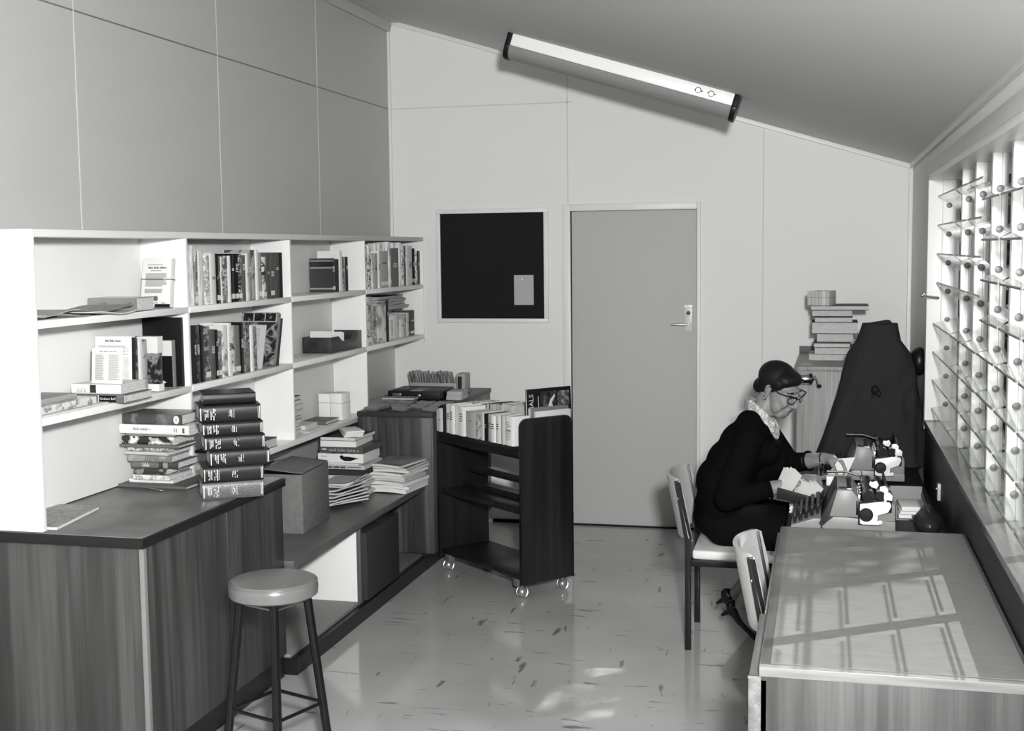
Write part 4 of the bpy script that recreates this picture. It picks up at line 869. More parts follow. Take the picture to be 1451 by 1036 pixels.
r, w, h = standing('slim white-edged book slipped behind the trolley end panel',-.024,.12,.345,.7985,.968,.018,('p',.6),-.01)
# ================================================================== NOTICE BOARD, LIGHT
p0, p1 = onY(624.3,303.3,0), onY(772.2,451.5,0)
nbd = thing('notice_board','square dark notice board in a white frame on the back wall left of the door','notice board',Matrix.Translation((p0.x,-.002,p1.z)))
w, h = p1.x-p0.x, p0.z-p1.z; fw = .028
MB().box(0,w,-.008,0,0,h).build('board', plain(.022,.8,.2,0,.15,300), nbd, 0)
m = MB(); m.prism([(-fw,-fw),(w+fw,-fw),(w+fw,h+fw),(-fw,h+fw)],0,0,'y') if False else None
m.box(-fw,w+fw,-.02,0,h,h+fw); m.box(-fw,w+fw,-.02,0,-fw,0); m.box(-fw,0,-.02,0,0,h); m.box(w,w+fw,-.02,0,0,h)
m.build('frame', WT, nbd, .002)
a, b2 = onY(728.5,390,-.01), onY(756.5,432,-.01)
nt_ = thing('paper_note','pale blank paper note pinned low on the dark notice board','note',Matrix.Translation((a.x,-.012,b2.z)))
MB().box(0,b2.x-a.x,-.0015,-.0004,0,a.z-b2.z).build('sheet', plain(.42,.7,.2), nt_, 0, 0)
pn = MB().ball((.055,-.0022,.166),(.006,.005,.006),12).build('pin', plain(.9,.2,.6), nt_)
cl = math.atan(.3116)
q0 = Vector((-.07,-1.365,ceil_z(-.07))); 
lf = thing('ceiling_light','fluorescent batten light with black end caps on the sloping ceiling','ceiling light',Matrix.Translation(q0-Vector((0,0,.001))) @ Matrix.Rotation(cl,4,'Y'))
LL = 1.276
MB().box(.028,LL-.028,0,.13,-.062,0).build('channel', plain(.86,.3,.5), lf, .002)
pts = [(-.004,-.0625)]
for k in range(13): a = k/12*PI; pts.append((.066-.074*math.cos(a), -.066-.066*math.sin(a)))
pts.append((.136,-.0625))
MB().prism(pts,.028,LL-.028,'x').build('diffuser', noisemat('ribbed_plastic',((.3,.20),(.7,.24)),(1,300,1),1,1,.35,.4), lf, 0, 40)
cap = [(-.008,0),(-.008,-.062)]
for k in range(13): a = k/12*PI; cap.append((.066-.078*math.cos(a), -.066-.072*math.sin(a)))
cap += [(.14,-.062),(.14,0)]
MB().prism(cap,0,.0275,'x').build('end_cap', BLACK, lf, .002); MB().prism(cap,LL-.0275,LL,'x').build('end_cap', BLACK, lf, .002)
for x in (LL-.215,LL-.145):
    m = MB(); m.tube([(x+.014*math.cos(2*PI*k/20),-.0012,-.031+.014*math.sin(2*PI*k/20)) for k in range(20)],.0022,8,closed=True); m.box(x+.013,x+.024,-.0022,0,-.035,-.027); m.box(x-.022,x-.013,-.0022,0,-.034,-.028); m.build('starter', plain(.08,.4,.4), lf)
# ================================================================== FRONT DESK
DZT = .78
dk = thing('desk','wood desk with lino-inlaid top in the right foreground, sunlit through the louvres','desk',Matrix.Translation((1.76,-4.1,0)))
bpy.context.view_layer.update()
DV = veneer('desk_veneer',.045,.10,26); DT = veneer('desk_border',.06,.12,20,.35,'Y')
x0, x1, y0, y1 = 1.43, 2.072, -4.908, -3.315
part(MB().box(x0,x1,y0,y1,DZT-.026,DZT-.001), 'top', veneer('desk_edge',.15,.27,40,.4,'X'), dk, .002)
part(MB().box(x0+.002,x1-.002,y0+.022,y1-.002,DZT-.0009,DZT+.0002), 'border', DT, dk, 0)
part(MB().box(x0+.027,x1-.012,y0+.024,y1-.012,DZT+.0003,DZT+.0014), 'inlay', noisemat('desk_lino',((.3,.15),(.7,.19)),(1,2.5,1),14,4,.35,.45), dk, 0)
part(MB().box(x0+.004,x1-.004,y0+.004,y0+.028,.09,DZT-.0265), 'end_panel', DV, dk, .001)
part(MB().box(x0+.02,x1-.004,y0+.0285,-4.31,.12,DZT-.0265), 'pedestal', DV, dk, .001)
part(MB().box(x0+.02,x1-.004,y1+.004,y1+.03,.09,DZT-.0265), 'end_panel', DV, dk, .001)
part(MB().box(x1-.03,x1-.006,-4.309,y1+.0035,.3,DZT-.0265), 'back_panel', DV, dk, .001)
DRW = veneer('drawer_front',.14,.27,30,.4,'Y')
for i,(za,zb_) in enumerate(((.10,.42),(.425,.59),(.595,.745))):
    d_ = part(MB().box(x0-.022-.004*(i==2),x0+.0195,y0+.004,-4.335,za,zb_), 'drawer', DRW, dk, .002)
part(MB().box(x0-.012,x0+.004,-4.33,y1+.02,.655,.7525), 'drawer', DRW, dk, .002)
part(MB().box(x0-.027,x0+.006,y0+.004,y0+.012,.7455,.7525), 'bright_edge', STEEL, dk, 0)
for x,y in ((x0+.03,y0+.02),(x1-.03,y0+.02),(x0+.03,y1-.02),(x1-.03,y1-.02)):
    part(MB().box(x-.02,x+.02,y-.015,y+.015,0,.0895), 'leg', plain(.05,.4,.4), dk, .001)
# ================================================================== CHAIRS
def chair(label, nx, ny, fy, group, Xs=None):
    """moulded-back chair facing +x; (nx, ny) foot of the near back leg, fy the far one"""
    t = thing('chair', label, 'chair', Matrix.Translation((nx,(ny+fy)/2,0)), group)
    w = abs(fy-ny)/2; TB = .0125; FR = plain(.02,.35,.5)
    for s in (-1,1):
        y = s*w
        MB().prism([(-.014,0),(.014,0),(.012,.50),(-.042,.772),(-.062,.768),(-.014,.49)],y-TB,y+TB,'y').build('back_leg', FR, t, .002)
        MB().box(.385-.013,.385+.013,y-TB,y+TB,0,.41).build('front_leg', FR, t, .002)
        MB().box(.0145,.3715,y-TB+.002,y+TB-.002,.385,.41).build('side_rail', FR, t, .001)
    MB().box(.372,.398,-w+TB+.001,w-TB-.001,.385,.41).build('front_rail', FR, t, .001); MB().box(-.012,.014,-w+TB+.001,w-TB-.001,.385,.41).build('rear_rail', FR, t, .001)
    # cushion seat
    n = 16; vs = []; fs = []
    sp_ = [(-.0,-w+.0),( .41,-w-.012),(.425,-w+.01),(.425,w-.01),(.41,w+.012),(0,w)]
    MB().prism([(.016,-w+.015),(.41,-w-.008),(.432,-w+.015),(.432,w-.015),(.41,w+.008),(.016,w-.015)],.4105,.452,'z').build('seat', plain(.74,.35,.45), t, .012, seg=3)
    # curved shell back: arc in plan, open to the front, leaning back
    n = 20; th = .016; vs = []; zs = (.50,.52,.60,.70,.762,.778)
    def pt(k, zz, off):
        u = -1+2*k/n; a = u*1.0
        r = .055; depth = -.072*(1-abs(u)**2.4)
        lean = -.054*(zz-.5)/.27
        shr = 1-.02*max(0,(zz-.76)/.02)-.03*max(0,(.52-zz)/.02)
        return (lean+depth-off+.022, u*(w+.016)*shr, zz-(.012 if abs(u) > .93 and zz > .75 else 0))
    m = MB(); fs = []
    nz_ = len(zs)
    for off in (0,th):
        for zz in zs:
            for k in range(n+1): vs.append(pt(k,zz,off))
    I = lambda o,z,k: o*nz_*(n+1)+z*(n+1)+k
    for z in range(nz_-1):
        for k in range(n):
            fs.append((I(0,z,k),I(0,z+1,k),I(0,z+1,k+1),I(0,z,k+1))); fs.append((I(1,z,k),I(1,z,k+1),I(1,z+1,k+1),I(1,z+1,k)))
        for k in (0,n): fs.append((I(0,z,k),I(1,z,k),I(1,z+1,k),I(0,z+1,k)))
    for z in (0,nz_-1):
        for k in range(n): fs.append((I(0,z,k),I(0,z,k+1),I(1,z,k+1),I(1,z,k)))
    m.add(vs,fs).build('backrest', plain(.52,.35,.45), t, 0, 50)
    for s in (-1,1): MB().prism([(.008,.505),(.02,.505),(-.034,.766),(-.052,.766)],s*(w+.0165)-.0015,s*(w+.0165)+.0015,'y').build('edge_insert', BLACK, t, 0, 0)
    MB().ball((-.045,-w-.016,.69),(.004,.004,.007),12).build('screw', STEEL, t)
    return t
chair('pale moulded-back chair with black legs that the seated woman sits on',.997,-2.417,-1.99,'office chairs')
chair('empty pale moulded-back chair pushed into the left side of the front desk',1.395,-3.76,-3.36,'office chairs')
# ================================================================== TYPING TABLE AND WHAT STANDS ON IT
TZ = .662
tt = thing('typing_table','long low dark table under the window carrying both typewriters','table',Matrix.Translation((1.76,-2.2,0)))
bpy.context.view_layer.update()
DK = plain(.035,.5,.4)
part(MB().box(1.435,2.05,-3.25,-.955,TZ-.028,TZ), 'tabletop', DK, tt, .002)
for x,y in ((1.47,-3.2),(2.02,-3.2),(1.47,-1.0),(2.02,-1.0)): part(MB().box(x-.018,x+.018,y-.018,y+.018,0,TZ-.0285), 'leg', DK, tt, .001)
part(MB().box(1.515,2.035,-3.185,-3.165,TZ-.09,TZ-.0285), 'rail', DK, tt, .001); part(MB().box(1.515,2.035,-1.03,-1.01,TZ-.09,TZ-.0285), 'rail', DK, tt, .001)
BODY = plain(.24,.4,.4); BODYD = plain(.05,.5,.4); PLATE = plain(.84,.3,.5); RUB = plain(.03,.3,.5)
def typewriter(label, X0, Yn, group):
    """side profile along x (keyboard at x=0, carriage at the back), width along +y"""
    t = thing('typewriter', label, 'typewriter', Matrix.Translation((X0,Yn,TZ+.0006)), group); W = .33
    # base with a raised rear: outline from the photographed side
    MB().prism([(0,.018),(.012,.012),(.285,.012),(.285,.05),(.09,.062),(.045,.062)],0,W,'y').build('base', BODY, t, .003)
    MB().prism([(.095,.063),(.284,.051),(.284,.125),(.262,.155),(.235,.152),(.150,.150),(.045,.186),(.033,.186),(.028,.166),(.052,.063)],.006,W-.006,'y').build('hood', BODY, t, .004) if False else None
    MB().prism([(.030,.0625),(.145,.0625),(.145,.135),(.118,.172),(.060,.172)],.004,W-.004,'y').build('front_cover', BODY, t, .004)
    MB().prism([(.2,.051),(.284,.051),(.284,.118),(.262,.14),(.2,.12)],.0,W,'y').build('rear_cover', BODY, t, .004)
    MB().prism([(.1452,.055),(.1998,.0545),(.1998,.115),(.1452,.13)],.02,W-.02,'y').build('type_basket', BODYD, t, 0)
    # dark slanted end cheek and keyboard
    MB().prism([(.000,.0185),(.0445,.0625),(.0295,.0625),(.059,.172),(.052,.172),(-.012,.03)],.012,W-.012,'y').build('dark_fascia', BODYD, t, .002)
    K = [(-.105+.0228*rr,.035+.0245*c+.005*rr,.054+.0105*rr) for rr in range(5) for c in range(11)]
    fr_ = MB().prism([(-.12,.006),(-.002,.006),(-.002,.05),(-.03,.05),(-.12,.018)],.012,W-.012,'y').build('keyboard_frame', BODY, t, .002)
    for q in K: MB().lathe([(.0055,-.03),(.0055,-.008),(.0085,-.006),(.0085,.006),(.007,.0085)],12,Matrix.Translation(q)).build('key', RUB, fr_)
    # ribbon window on top
    MB().box(.066,.098,.03,.07,.1722,.1732).build('ribbon_window', BLACK, t, 0, 0); MB().box(.098,.116,.03,W-.05,.1722,.1736).build('chrome_bar', CHROME, t, 0, 0)
    # carriage: ends, platen, paper table, knobs, levers
    cz = .150
    def cheek(y0_, y1_):
        return MB().prism([(.148,.045),(.158,.040),(.222,.040),(.228,.048),(.216,.056),(.216,.078),(.256,.092),(.268,.118),(.262,.132),(.226,.134),(.182,.126),(.148,.122)],y0_,y1_,'y')
    cheek(-.022,-.010).build('carriage_end', PLATE, t, .002); cheek(W+.01,W+.022).build('carriage_end', PLATE, t, .002)
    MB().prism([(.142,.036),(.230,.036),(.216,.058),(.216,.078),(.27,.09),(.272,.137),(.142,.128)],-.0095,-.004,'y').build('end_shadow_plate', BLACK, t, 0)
    m = MB(); m.lathe([(.024,0),(.0265,.004),(.0265,.016),(.022,.021),(.0,.022)],28,Matrix.Translation((.172,-.0225,.083)) @ Matrix.Rotation(PI/2,4,'X')); m.build('platen_knob', RUB, t)
    m = MB(); m.lathe([(.024,0),(.0265,.004),(.0265,.016),(.022,.021),(.0,.022)],28,Matrix.Translation((.172,W+.0225,.083)) @ Matrix.Rotation(-PI/2,4,'X')); m.build('platen_knob', RUB, t)
    MB().ball((.226,-.018,.050),(.010,.008,.010),14).build('line_button', PLATE, t)
    MB().tube([(.182,-.008,.150),(.182,W+.008,.150)],.025,24).build('platen', plain(.022,.25,.5), t)
    MB().tube([(.226,-.006,.155),(.226,W+.006,.155)],.019,20).build('paper_roller', plain(.025,.22,.6), t)
    m = MB(); m.box(.245,.252,.01,W-.01,.13,.20,Matrix.Translation((.05,0,.02)) @ Matrix.Rotation(.25,4,'Y') if False else None); m.build('paper_table', BODYD, t, .001)
    m = MB(); m.tube([(.160,.0,.192),(.160,W,.192)],.0035,8); m.build('paper_bail', CHROME, t)
    for yy in (.06,.2): MB().tube([(.160,yy-.008,.192),(.160,yy+.008,.192)],.009,14).build('bail_roller', RUB, t)
    for yy in (-.002,.055,.115,.18):
        m = MB(); m.box(.140,.150,yy,yy+.02,.120,.155); m.ball((.148,yy+.01,.163),.007,10); m.build('margin_stop', STEEL, t, .001)
    m = MB(); m.box(.134,.146,-.008,W+.008,.075,.130); m.build('carriage_rail', BLACK, t, .001)
    for (lx,ly,lz) in ((.252,-.012,.155),(.236,.004,.178)):
        m = MB(); m.tube([(lx-.012,ly,lz-.03),(lx,ly,lz)],.005,8); m.prism([(lx-.014,lz-.012),(lx+.018,lz-.016),(lx+.020,lz+.004),(lx+.008,lz+.016),(lx-.012,lz+.012)],ly-.008,ly+.010,'y'); m.build('release_lever', PLATE, t, .004)
    m = MB(); m.prism([(.195,.176),(.214,.170),(.222,.186),(.214,.203),(.200,.197),(.188,.2),(.184,.186)],.06,.068,'y'); m.build('line_finder', PLATE, t, .002)
    m = MB(); m.tube([(.176,W+.03,.16),(.10,W+.05,.18),(.05,W+.055,.178)],.005,8); m.tube([(.06,W+.055,.178),(.02,W+.055,.178)],.0065,8); m.build('return_lever', CHROME, t)
    return t
typewriter('grey typewriter just behind the front desk, the nearer of the two',1.575,-2.85,'typewriters')
typewriter('grey typewriter further back, in front of the cloth-covered machine',1.675,-1.74,'typewriters')
# cloth-covered machine
cv = thing('covered_machine','tall machine under a dark draped cloth cover in the back right corner','covered machine',Matrix.Translation((1.80,-1.0,0)))
prof = [(645,1158,1311),(610,1168,1308),(560,1186,1301),(520,1196,1297),(500,1202,1291),(482,1214,1277),(468,1219,1274),(458,1222,1272)]
Yc = -1.115; rings = []
for (py,a,b2) in prof:
    A1 = onY(a,py,Yc); B1 = onY(b2,py,Yc); rings.append(((A1.x+B1.x)/2,(B1.x-A1.x)/2,(A1.z+B1.z)/2))
r0 = rings[0]; rings = [(r0[0],r0[1]*1.05,TZ+.004)]+rings
n = 72; vs = []; fs = []; RR = []
for i in range(len(rings)-1):
    for s in range(5):
        f_ = s/5; RR.append(tuple(rings[i][k]*(1-f_)+rings[i+1][k]*f_ for k in range(3)))
RR.append(rings[-1]); zt_ = RR[-1][2]
for i,(cx,hw,zz) in enumerate(RR):
    u = (zz-TZ)/(zt_-TZ); hd = .105*(1-u)**.55+.06
    for k in range(n):
        a = 2*PI*k/n; c, s = math.cos(a), math.sin(a); p = .62
        X = abs(c)**p*(1 if c > 0 else -1); Y = abs(s)**p*(1 if s > 0 else -1)
        fold = (.010*math.sin(a*5+u*6)+.006*math.sin(a*11-u*9))*(1-u*.75)*min(1,.3+1.2*(1-u))
        d_ = math.atan2(Y*hd, X*hw)
        gx, gz = .085, .30      # gathers that run to the knotted tie on the front
        q = ((X*hw-gx)**2+((zz-1.03))**2)**.5
        pull = -.03*math.exp(-(q/.07)**2) if s < 0 else 0
        ra = math.atan2(zz-1.03, X*hw-gx)
        rip = .011*math.sin(ra*7)*math.exp(-(q/.22)**2)*(1-math.exp(-(q/.03)**2)) if s < 0 else 0
        vs.append((cx+X*hw+c*fold-1.80, Yc+Y*hd+s*fold-s*0+(-pull if s < 0 else 0)+rip+1.0, zz))
for i in range(len(RR)-1):
    for k in range(n): fs.append((i*n+k,i*n+(k+1)%n,(i+1)*n+(k+1)%n,(i+1)*n+k))
top = (len(RR)-1)*n; fs.append(tuple(range(top,top+n)))
CLOTH = plain(.040,.8,.2,0,.2,900)
o = MB().add(vs,fs).build('cloth_cover', CLOTH, cv, 0, 60)
kx = RR[20][0]
a = onY(1240,553,Yc-.135)
m = MB(); m.ball((a.x-1.80,a.y+1.0+.005,a.z),(.022,.02,.026),16); m.ball((a.x-1.80+.02,a.y+1.0,a.z-.02),(.012,.012,.02),12); m.tube([(a.x-1.8,a.y+1.0,a.z-.01),(a.x-1.8-.02,a.y+1-.008,a.z-.05)],[.008,.004],8); remeshed(m,'tie_knot',plain(.015,.6,.3),cv,.004,2)
a, b2 = onY(1262,456,Yc), onY(1272,470,Yc)
m = MB(); m.cap((a.x-1.80-.015,Yc+1.0,a.z-.02),(a.x-1.80+.012,Yc+1.0,a.z-.045),.026,.030); m.cap((a.x-1.80-.12,Yc+1.0,a.z-.026),(a.x-1.80-.015,Yc+1.0,a.z-.012),.02,.024); remeshed(m,'gathered_top',CLOTH,cv,.005,5)
a = onY(1302,512,Yc+.05)
m = MB(); m.ball((a.x,a.y,a.z),(.05,.06,.075),24); m.tube([(a.x-.06,a.y+.02,a.z),(a.x,a.y,a.z)],.02,12)
bpy.context.view_layer.update()
part(m,'hand_wheel',BLACK,cv,0)
part(MB().box(1.62,2.02,-1.24,-.99,TZ+.001,.72),'machine_base',BLACK,cv,.004)
# cabinet in the corner, pencil sharpener, books on it
CW = noisemat('pale_ply',((.3,.20),(.5,.26),(.7,.31)),(90,90,3),1,4,.45,.4)
kc = thing('cupboard','pale woodgrain cupboard in the back right corner carrying books','cupboard',Matrix.Translation((1.75,-.3,0)))
bpy.context.view_layer.update()
part(MB().box(1.435,2.04,-.93,-.004,0,1.125),'carcass',CW,kc,.002); part(MB().box(1.43,2.045,-.94,-.004,1.1255,1.150),'top',CW,kc,.003)
part(MB().box(1.43,2.045,-.02,-.004,1.1505,1.192),'back_lip',plain(.12,.5,.3),kc,.001)

ps = thing('pencil_sharpener','chrome desk pencil sharpener with crank on the cupboard front behind the woman','pencil sharpener',Matrix.Translation((1.50,-.94,1.075)))
a = onY(1147,537,-1.0); c = onY(1160,533,-1.0); k_ = onY(1157,546,-1.0)
dx = a.x-1.50; dz = a.z-1.075
m = MB(); m.tube([(dx-.07,-.06,dz),(dx+.0,-.06,dz)],[.026,.03],20); m.build('barrel', CHROME, ps, .003)
MB().tube([(dx,-.06,dz),(dx+.012,-.06,dz),(dx+.022,-.06,dz)],[.031,.031,.012],20).build('end_cap', BLACK, ps)
m = MB(); m.tube([(dx+.022,-.06,dz),(dx+.04,-.06,dz),(dx+.043,-.06,dz-.03)],.005,8); m.build('crank', STEEL, ps); MB().ball((dx+.052,-.065,dz-.038),(.013,.010,.010),14).build('crank_knob', BLACK, ps)
MB().tube([(dx+.03,-.06,dz),(dx+.03,-.06,dz+.018)],.004,8).build('pointer', STEEL, ps)
MB().box(dx-.05,dx-.01,-.06,-.0005,dz-.02,dz+.02).build('bracket', STEEL, ps, .002)
# books lying on the cupboard
kb_ = [(1168,1245,503,512,.03,('p',.5),'p'),(1160,1235,496,503,0,0,0)]
lie = [ # x0px,x1px,ytop,ybottom (photo), style, label
 (1146,1222,505,514,('p',.3),'pale thin book at the bottom of the cupboard stack'),
 (1154,1222,497,507,('p',.28),'wide pale book, second up in the cupboard stack'),
 (1153,1205,494,500,('p',.1),'thin dark-covered book, third up in the cupboard stack'),
 (1157,1210,481,493,('p',.06),'fore-edge-on book, fourth up in the cupboard stack'),
 (1150,1216,464,480,('p',.03),'thickest book with pale page edges, fifth up in cupboard stack'),
 (1154,1208,456,463,('p',.02),'small dark-bound book, sixth up in the cupboard stack'),
 (1150,1208,447,456,('p',.02),'dark-bound book right beneath the wide one, cupboard stack'),
 (1148,1231,440,446,('p',.02),'wide dark-topped book at the top of the cupboard stack')]
z = 1.151
for i,(xa_,xb_,t0,t1,stl,lab) in enumerate(lie):
    Y = -.60; A = onY(xa_,470,Y).x; B = onY(xb_,470,Y).x; t = (t1-t0)*depth_at((A,Y,1.3))/F_PX*1.02
    if i == 0: z = 1.1512
    r = thing('book',lab,'book',Matrix.Translation((A,Y+.30 if i not in (2,) else Y+.29,z)) @ Matrix(((0,0,1),(0,-1,0),(1,0,0))).to_4x4(),'stack of books on the cupboard')
    book_parts(r,t,B-A,.26+.03*(i%3),smat(stl),noisemat('page_edges_pale',((.3,.42),(.7,.6)),(700,40,40),nscale=1,detail=2,rough=.8,sp=.1)); z += t+.001
a = onY(1144,440,-.58); b2 = onY(1192,420,-.58)
r = thing('card_block','tied block of small pale cards on top of the cupboard book stack','cards',Matrix.Translation((a.x,-.58,z+.0005)) @ Matrix.Rotation(-.35,4,'Z'))
for q in range(6): MB().box(q*.0215,q*.0215+.0205,0,.11,0,.082+.002*(q%2)).build('cards', plain(.45 if q != 4 else .6,.6,.2), r, .001)
m = MB(); m.box(-.001,.13,-.0012,-.0002,.045,.047); m.box(.1295,.1305,-.001,.112,.045,.047); m.build('string', plain(.2,.7,.2), r, 0, 0)
r = thing('envelope','flat pale envelope under the left of the cupboard book stack','envelope',Matrix.Translation((1.50,-.62,1.1508)))
MB().box(-.045,.012,-.2,.1,0,.0035).build('paper', plain(.4,.6,.2), r, 0, 0)
# things on the right of the typing table
r = thing('open_tray','grey open carton with white cards standing right of the nearer typewriter','tray',Matrix.Translation((1.93,-2.45,TZ+.0006)) @ Matrix.Rotation(.06,4,'Z'))
m = MB(); m.box(-.06,.075,.12,.124,0,.10); m.box(-.06,-.056,-.12,.1199,0,.06); m.box(.071,.075,-.12,.1199,0,.06); m.box(-.0559,.0709,-.12,.1199,0,.004); m.build('carton', plain(.22,.6,.3), r, .001)
for i in range(3):
    c = thing('card_bundle','white card bundle, %s from the bottom in the grey open carton' % ORD[i],'cards',Matrix.Translation((1.935+.004*i,-2.46-.02*i,TZ+.006+.019*i)) @ Matrix.Rotation(.06,4,'Z'),'card bundles in the grey carton'); MB().box(-.05,.055,-.09,.08,0,.018).build('cards', plain(.7,.6,.2), c, .001)
r = thing('handbag','dark leather handbag standing on the typing table against the window wall','handbag',Matrix.Translation((1.985,-2.82,TZ+.0005)))
m = MB(); m.ball((0,0,.05),(.055,.11,.05),20); m.ball((.0,.02,.085),(.03,.08,.03),16); remeshed(m,'bag_body',plain(.03,.35,.5),r,.005,4)
MB().tube([(0,-.06,.10),(-.02,-.04,.145),(-.02,.05,.15),(0,.08,.105)],.006,10).build('handle', plain(.03,.35,.5), r)
MB().ball((-.055,0,.07),(.008,.012,.008),12).build('clasp', STEEL, r)
a = onX(1335,690,XR); b2 = onX(1336,712,XR)
r = thing('wall_catch','small pale upright metal catch on the wall under the window sill','catch',Matrix.Translation((XR-.0005,a.y,b2.z)))
MB().box(-.02,0,-.02,.02,0,.075).build('plate', plain(.4,.4,.5), r, .004); MB().ball((-.022,0,.05),.006,10).build('screw', STEEL, r)
# papers under the index box
r = thing('paper_stack','stack of white papers under the dark index box on the typing table','papers',Matrix.Translation((1.495,-2.44,TZ+.0006)))
for i in range(5): MB().box(-.055+.004*(i%2),.055+.003*(i%3),-.066,.06,i*.0075,i*.0075+.007).build('paper', plain((.7,.75,.6,.72,.2)[i],.6,.2), r, 0, 0)
# ================================================================== THE SEATED WOMAN
SKIN = noisemat('skin',((.3,.19),(.7,.23)),nscale=40,rough=.5,sp=.35); KNIT = plain(.006,.9,.06,0,.25,700); SKIRT = plain(.007,.85,.08,0,.15,500)
HAIR = noisemat('hair',((.3,.003),(.7,.010)),(30,30,260),1,3,.5,.22,bump=.5); NYLON = plain(.20,.5,.35)
pw = thing('person','woman in black cardigan and glasses seated in profile, flipping through cards at the typing table','person',Matrix.Translation((1.15,-2.2,0)))
bpy.context.view_layer.update()
PINV = pw.matrix_world.inverted()
def wear(o): o.parent = pw; o.matrix_parent_inverse = PINV; return o
YM = -2.2
th_, ps_ = math.radians(25), math.radians(32)
HM = Matrix.Translation((1.387,YM,1.174)) @ Matrix.Rotation(-ps_,4,'Z') @ Matrix.Rotation(th_,4,'Y') @ Matrix.Rotation(math.radians(4),4,'X')
def hp(x, y, z): return HM @ Vector((x, y, z-(.013 if x > .045 else 0)))
HR = HM.to_3x3()
body = MB()
def hb(c, r): body.ball(hp(*c), r, 20, rot=HR)
hb((-.009,0,.021),(.089,.070,.074)); hb((.028,0,-.036),(.060,.060,.086)); hb((.030,0,-.086),(.046,.046,.034)); hb((.058,0,-.102),(.021,.022,.016))
hb((.060,.034,-.028),(.026,.022,.028)); hb((.060,-.034,-.028),(.026,.022,.028)); hb((.040,.046,-.068),(.03,.018,.035)); hb((.040,-.046,-.068),(.03,.018,.035))
hb((.074,0,.034),(.016,.046,.014)); hb((.078,.03,.030),(.009,.017,.006)); hb((.078,-.03,.030),(.009,.017,.006))
body.cap(hp(.084,0,.016),hp(.111,0,-.030),.0085,.0115,12); hb((.097,.012,-.035),(.010,.0075,.0075)); hb((.097,-.012,-.035),(.010,.0075,.0075)); hb((.082,0,-.042),(.014,.010,.012))
hb((.084,0,-.0565),(.011,.022,.0052)); hb((.083,0,-.068),(.010,.019,.0062)); hb((.070,0,-.062),(.017,.030,.020)); hb((.055,0,-.080),(.034,.036,.028)); hb((.05,.024,-.092),(.026,.022,.022)); hb((.05,-.024,-.092),(.026,.022,.022))
for s in (-1,1):
    hb((.076,s*.031,.0105),(.0125,.015,.0095))
    hb((-.012,s*.074,-.006),(.017,.007,.030)); hb((-.008,s*.074,-.030),(.010,.007,.012))
body.cap((1.285,YM,1.015),hp(-.028,0,-.055),.056,.050,20)
# trunk and limbs under the clothes
body.cap((1.15,YM,.60),(1.14,YM,.72),.10,.095,20); body.cap((1.14,YM,.72),(1.245,YM,.90),.095,.10,20); body.cap((1.27,YM-.12,.96),(1.27,YM+.12,.96),.05,.05)
ELR, WRR = Vector((1.170,-2.490,.708)), Vector((1.432,-2.430,.772))
ELL, WRL = Vector((1.425,-1.995,.790)), Vector((1.590,-2.110,.838))
body.cap((1.262,-2.375,.960),ELR,.040,.034); body.cap(ELR,ELR.lerp(WRR,.45),.035,.039); body.cap(ELR.lerp(WRR,.45),WRR,.039,.027)
body.cap((1.30,-2.025,.970),ELL,.040,.034); body.cap(ELL,ELL.lerp(WRL,.45),.036,.040); body.cap(ELL.lerp(WRL,.45),WRL,.040,.027)
for s in (-1,1):
    h = Vector((1.14,YM+s*.085,.565)); k = Vector((1.50,YM+s*.082,.535)); a = Vector((1.190+(.03 if s < 0 else 0),YM+s*.045,.195 if s > 0 else .165))
    body.cap(h,k,.085,.060,16); c = k.lerp(a,.38)+Vector((-.012,0,-.012)); body.cap(k,c,.055,.057,16); body.cap(c,a,.056,.034,16)
    t1 = a+Vector((.088,0,-a.z+.040)); t2 = t1+Vector((.045,0,-.018)); he = a+Vector((-.022,0,-.012))
    body.cap(a,he,.032,.027); body.cap(he,t1,.028,.030); body.cap(a,t1,.031,.030); body.cap(t1,t2,.029,.018)
def hand(W, xd, nd, thumb, curl, th_dir, spread=.0, s=1.0):
    """palm, four jointed fingers and a thumb; xd along the hand, nd out of its back"""
    x = Vector(xd).normalized(); z = (Vector(nd)-x*Vector(nd).dot(x)).normalized(); y = z.cross(x)*thumb
    def P(a,b,c): return Vector(W)+(x*a+y*b+z*c)*s
    body.cap(P(0,0,0),P(.03,0,0),.026*s,.026*s,14)
    for q in (-.026,-.009,.009,.026): body.cap(P(.015,q*.7,0),P(.082,q,.002),.013*s,.0115*s,12)
    body.cap(P(.02,.02,-.004),P(.05,.030,-.006),.016*s,.012*s,12)
    tips = []
    for i,(q,l1,l2,l3) in enumerate(((.029,.040,.025,.019),(.0095,.044,.028,.020),(-.010,.041,.026,.019),(-.028,.032,.020,.017))):
        cu = curl[i]; p = P(.084,q,.002); ang = 0; sp = q*spread
        for j,L in enumerate((l1,l2,l3)):
            ang += cu[j]; d = (x*math.cos(ang)-z*math.sin(ang)+y*sp).normalized(); e = p+d*L*s
            body.cap(p,e,(.0092,.0082,.0074)[j]*s,(.0082,.0074,.0062)[j]*s,10); p = e
        tips.append(p)
    p = P(.030,.032,-.006); d = (x*th_dir[0]+y*th_dir[1]+z*th_dir[2]).normalized(); e = p+d*.042*s; body.cap(p,e,.0115*s,.0095*s,12)
    d2 = (x*th_dir[3]+y*th_dir[4]+z*th_dir[5]).normalized(); f = e+d2*.032*s; body.cap(e,f,.0095*s,.007*s,12)
    return tips, f
# left hand (far): palm down, fingers bent down over the card edge
tipsL, thL = hand(WRL,(.93,-.30,-.12),(.10,.15,1),-1,[(.95,.75,.35),(1.05,.8,.4),(1.15,.9,.5),(1.2,1.0,.5)],(.75,.35,-.65,.55,-.05,-.85))
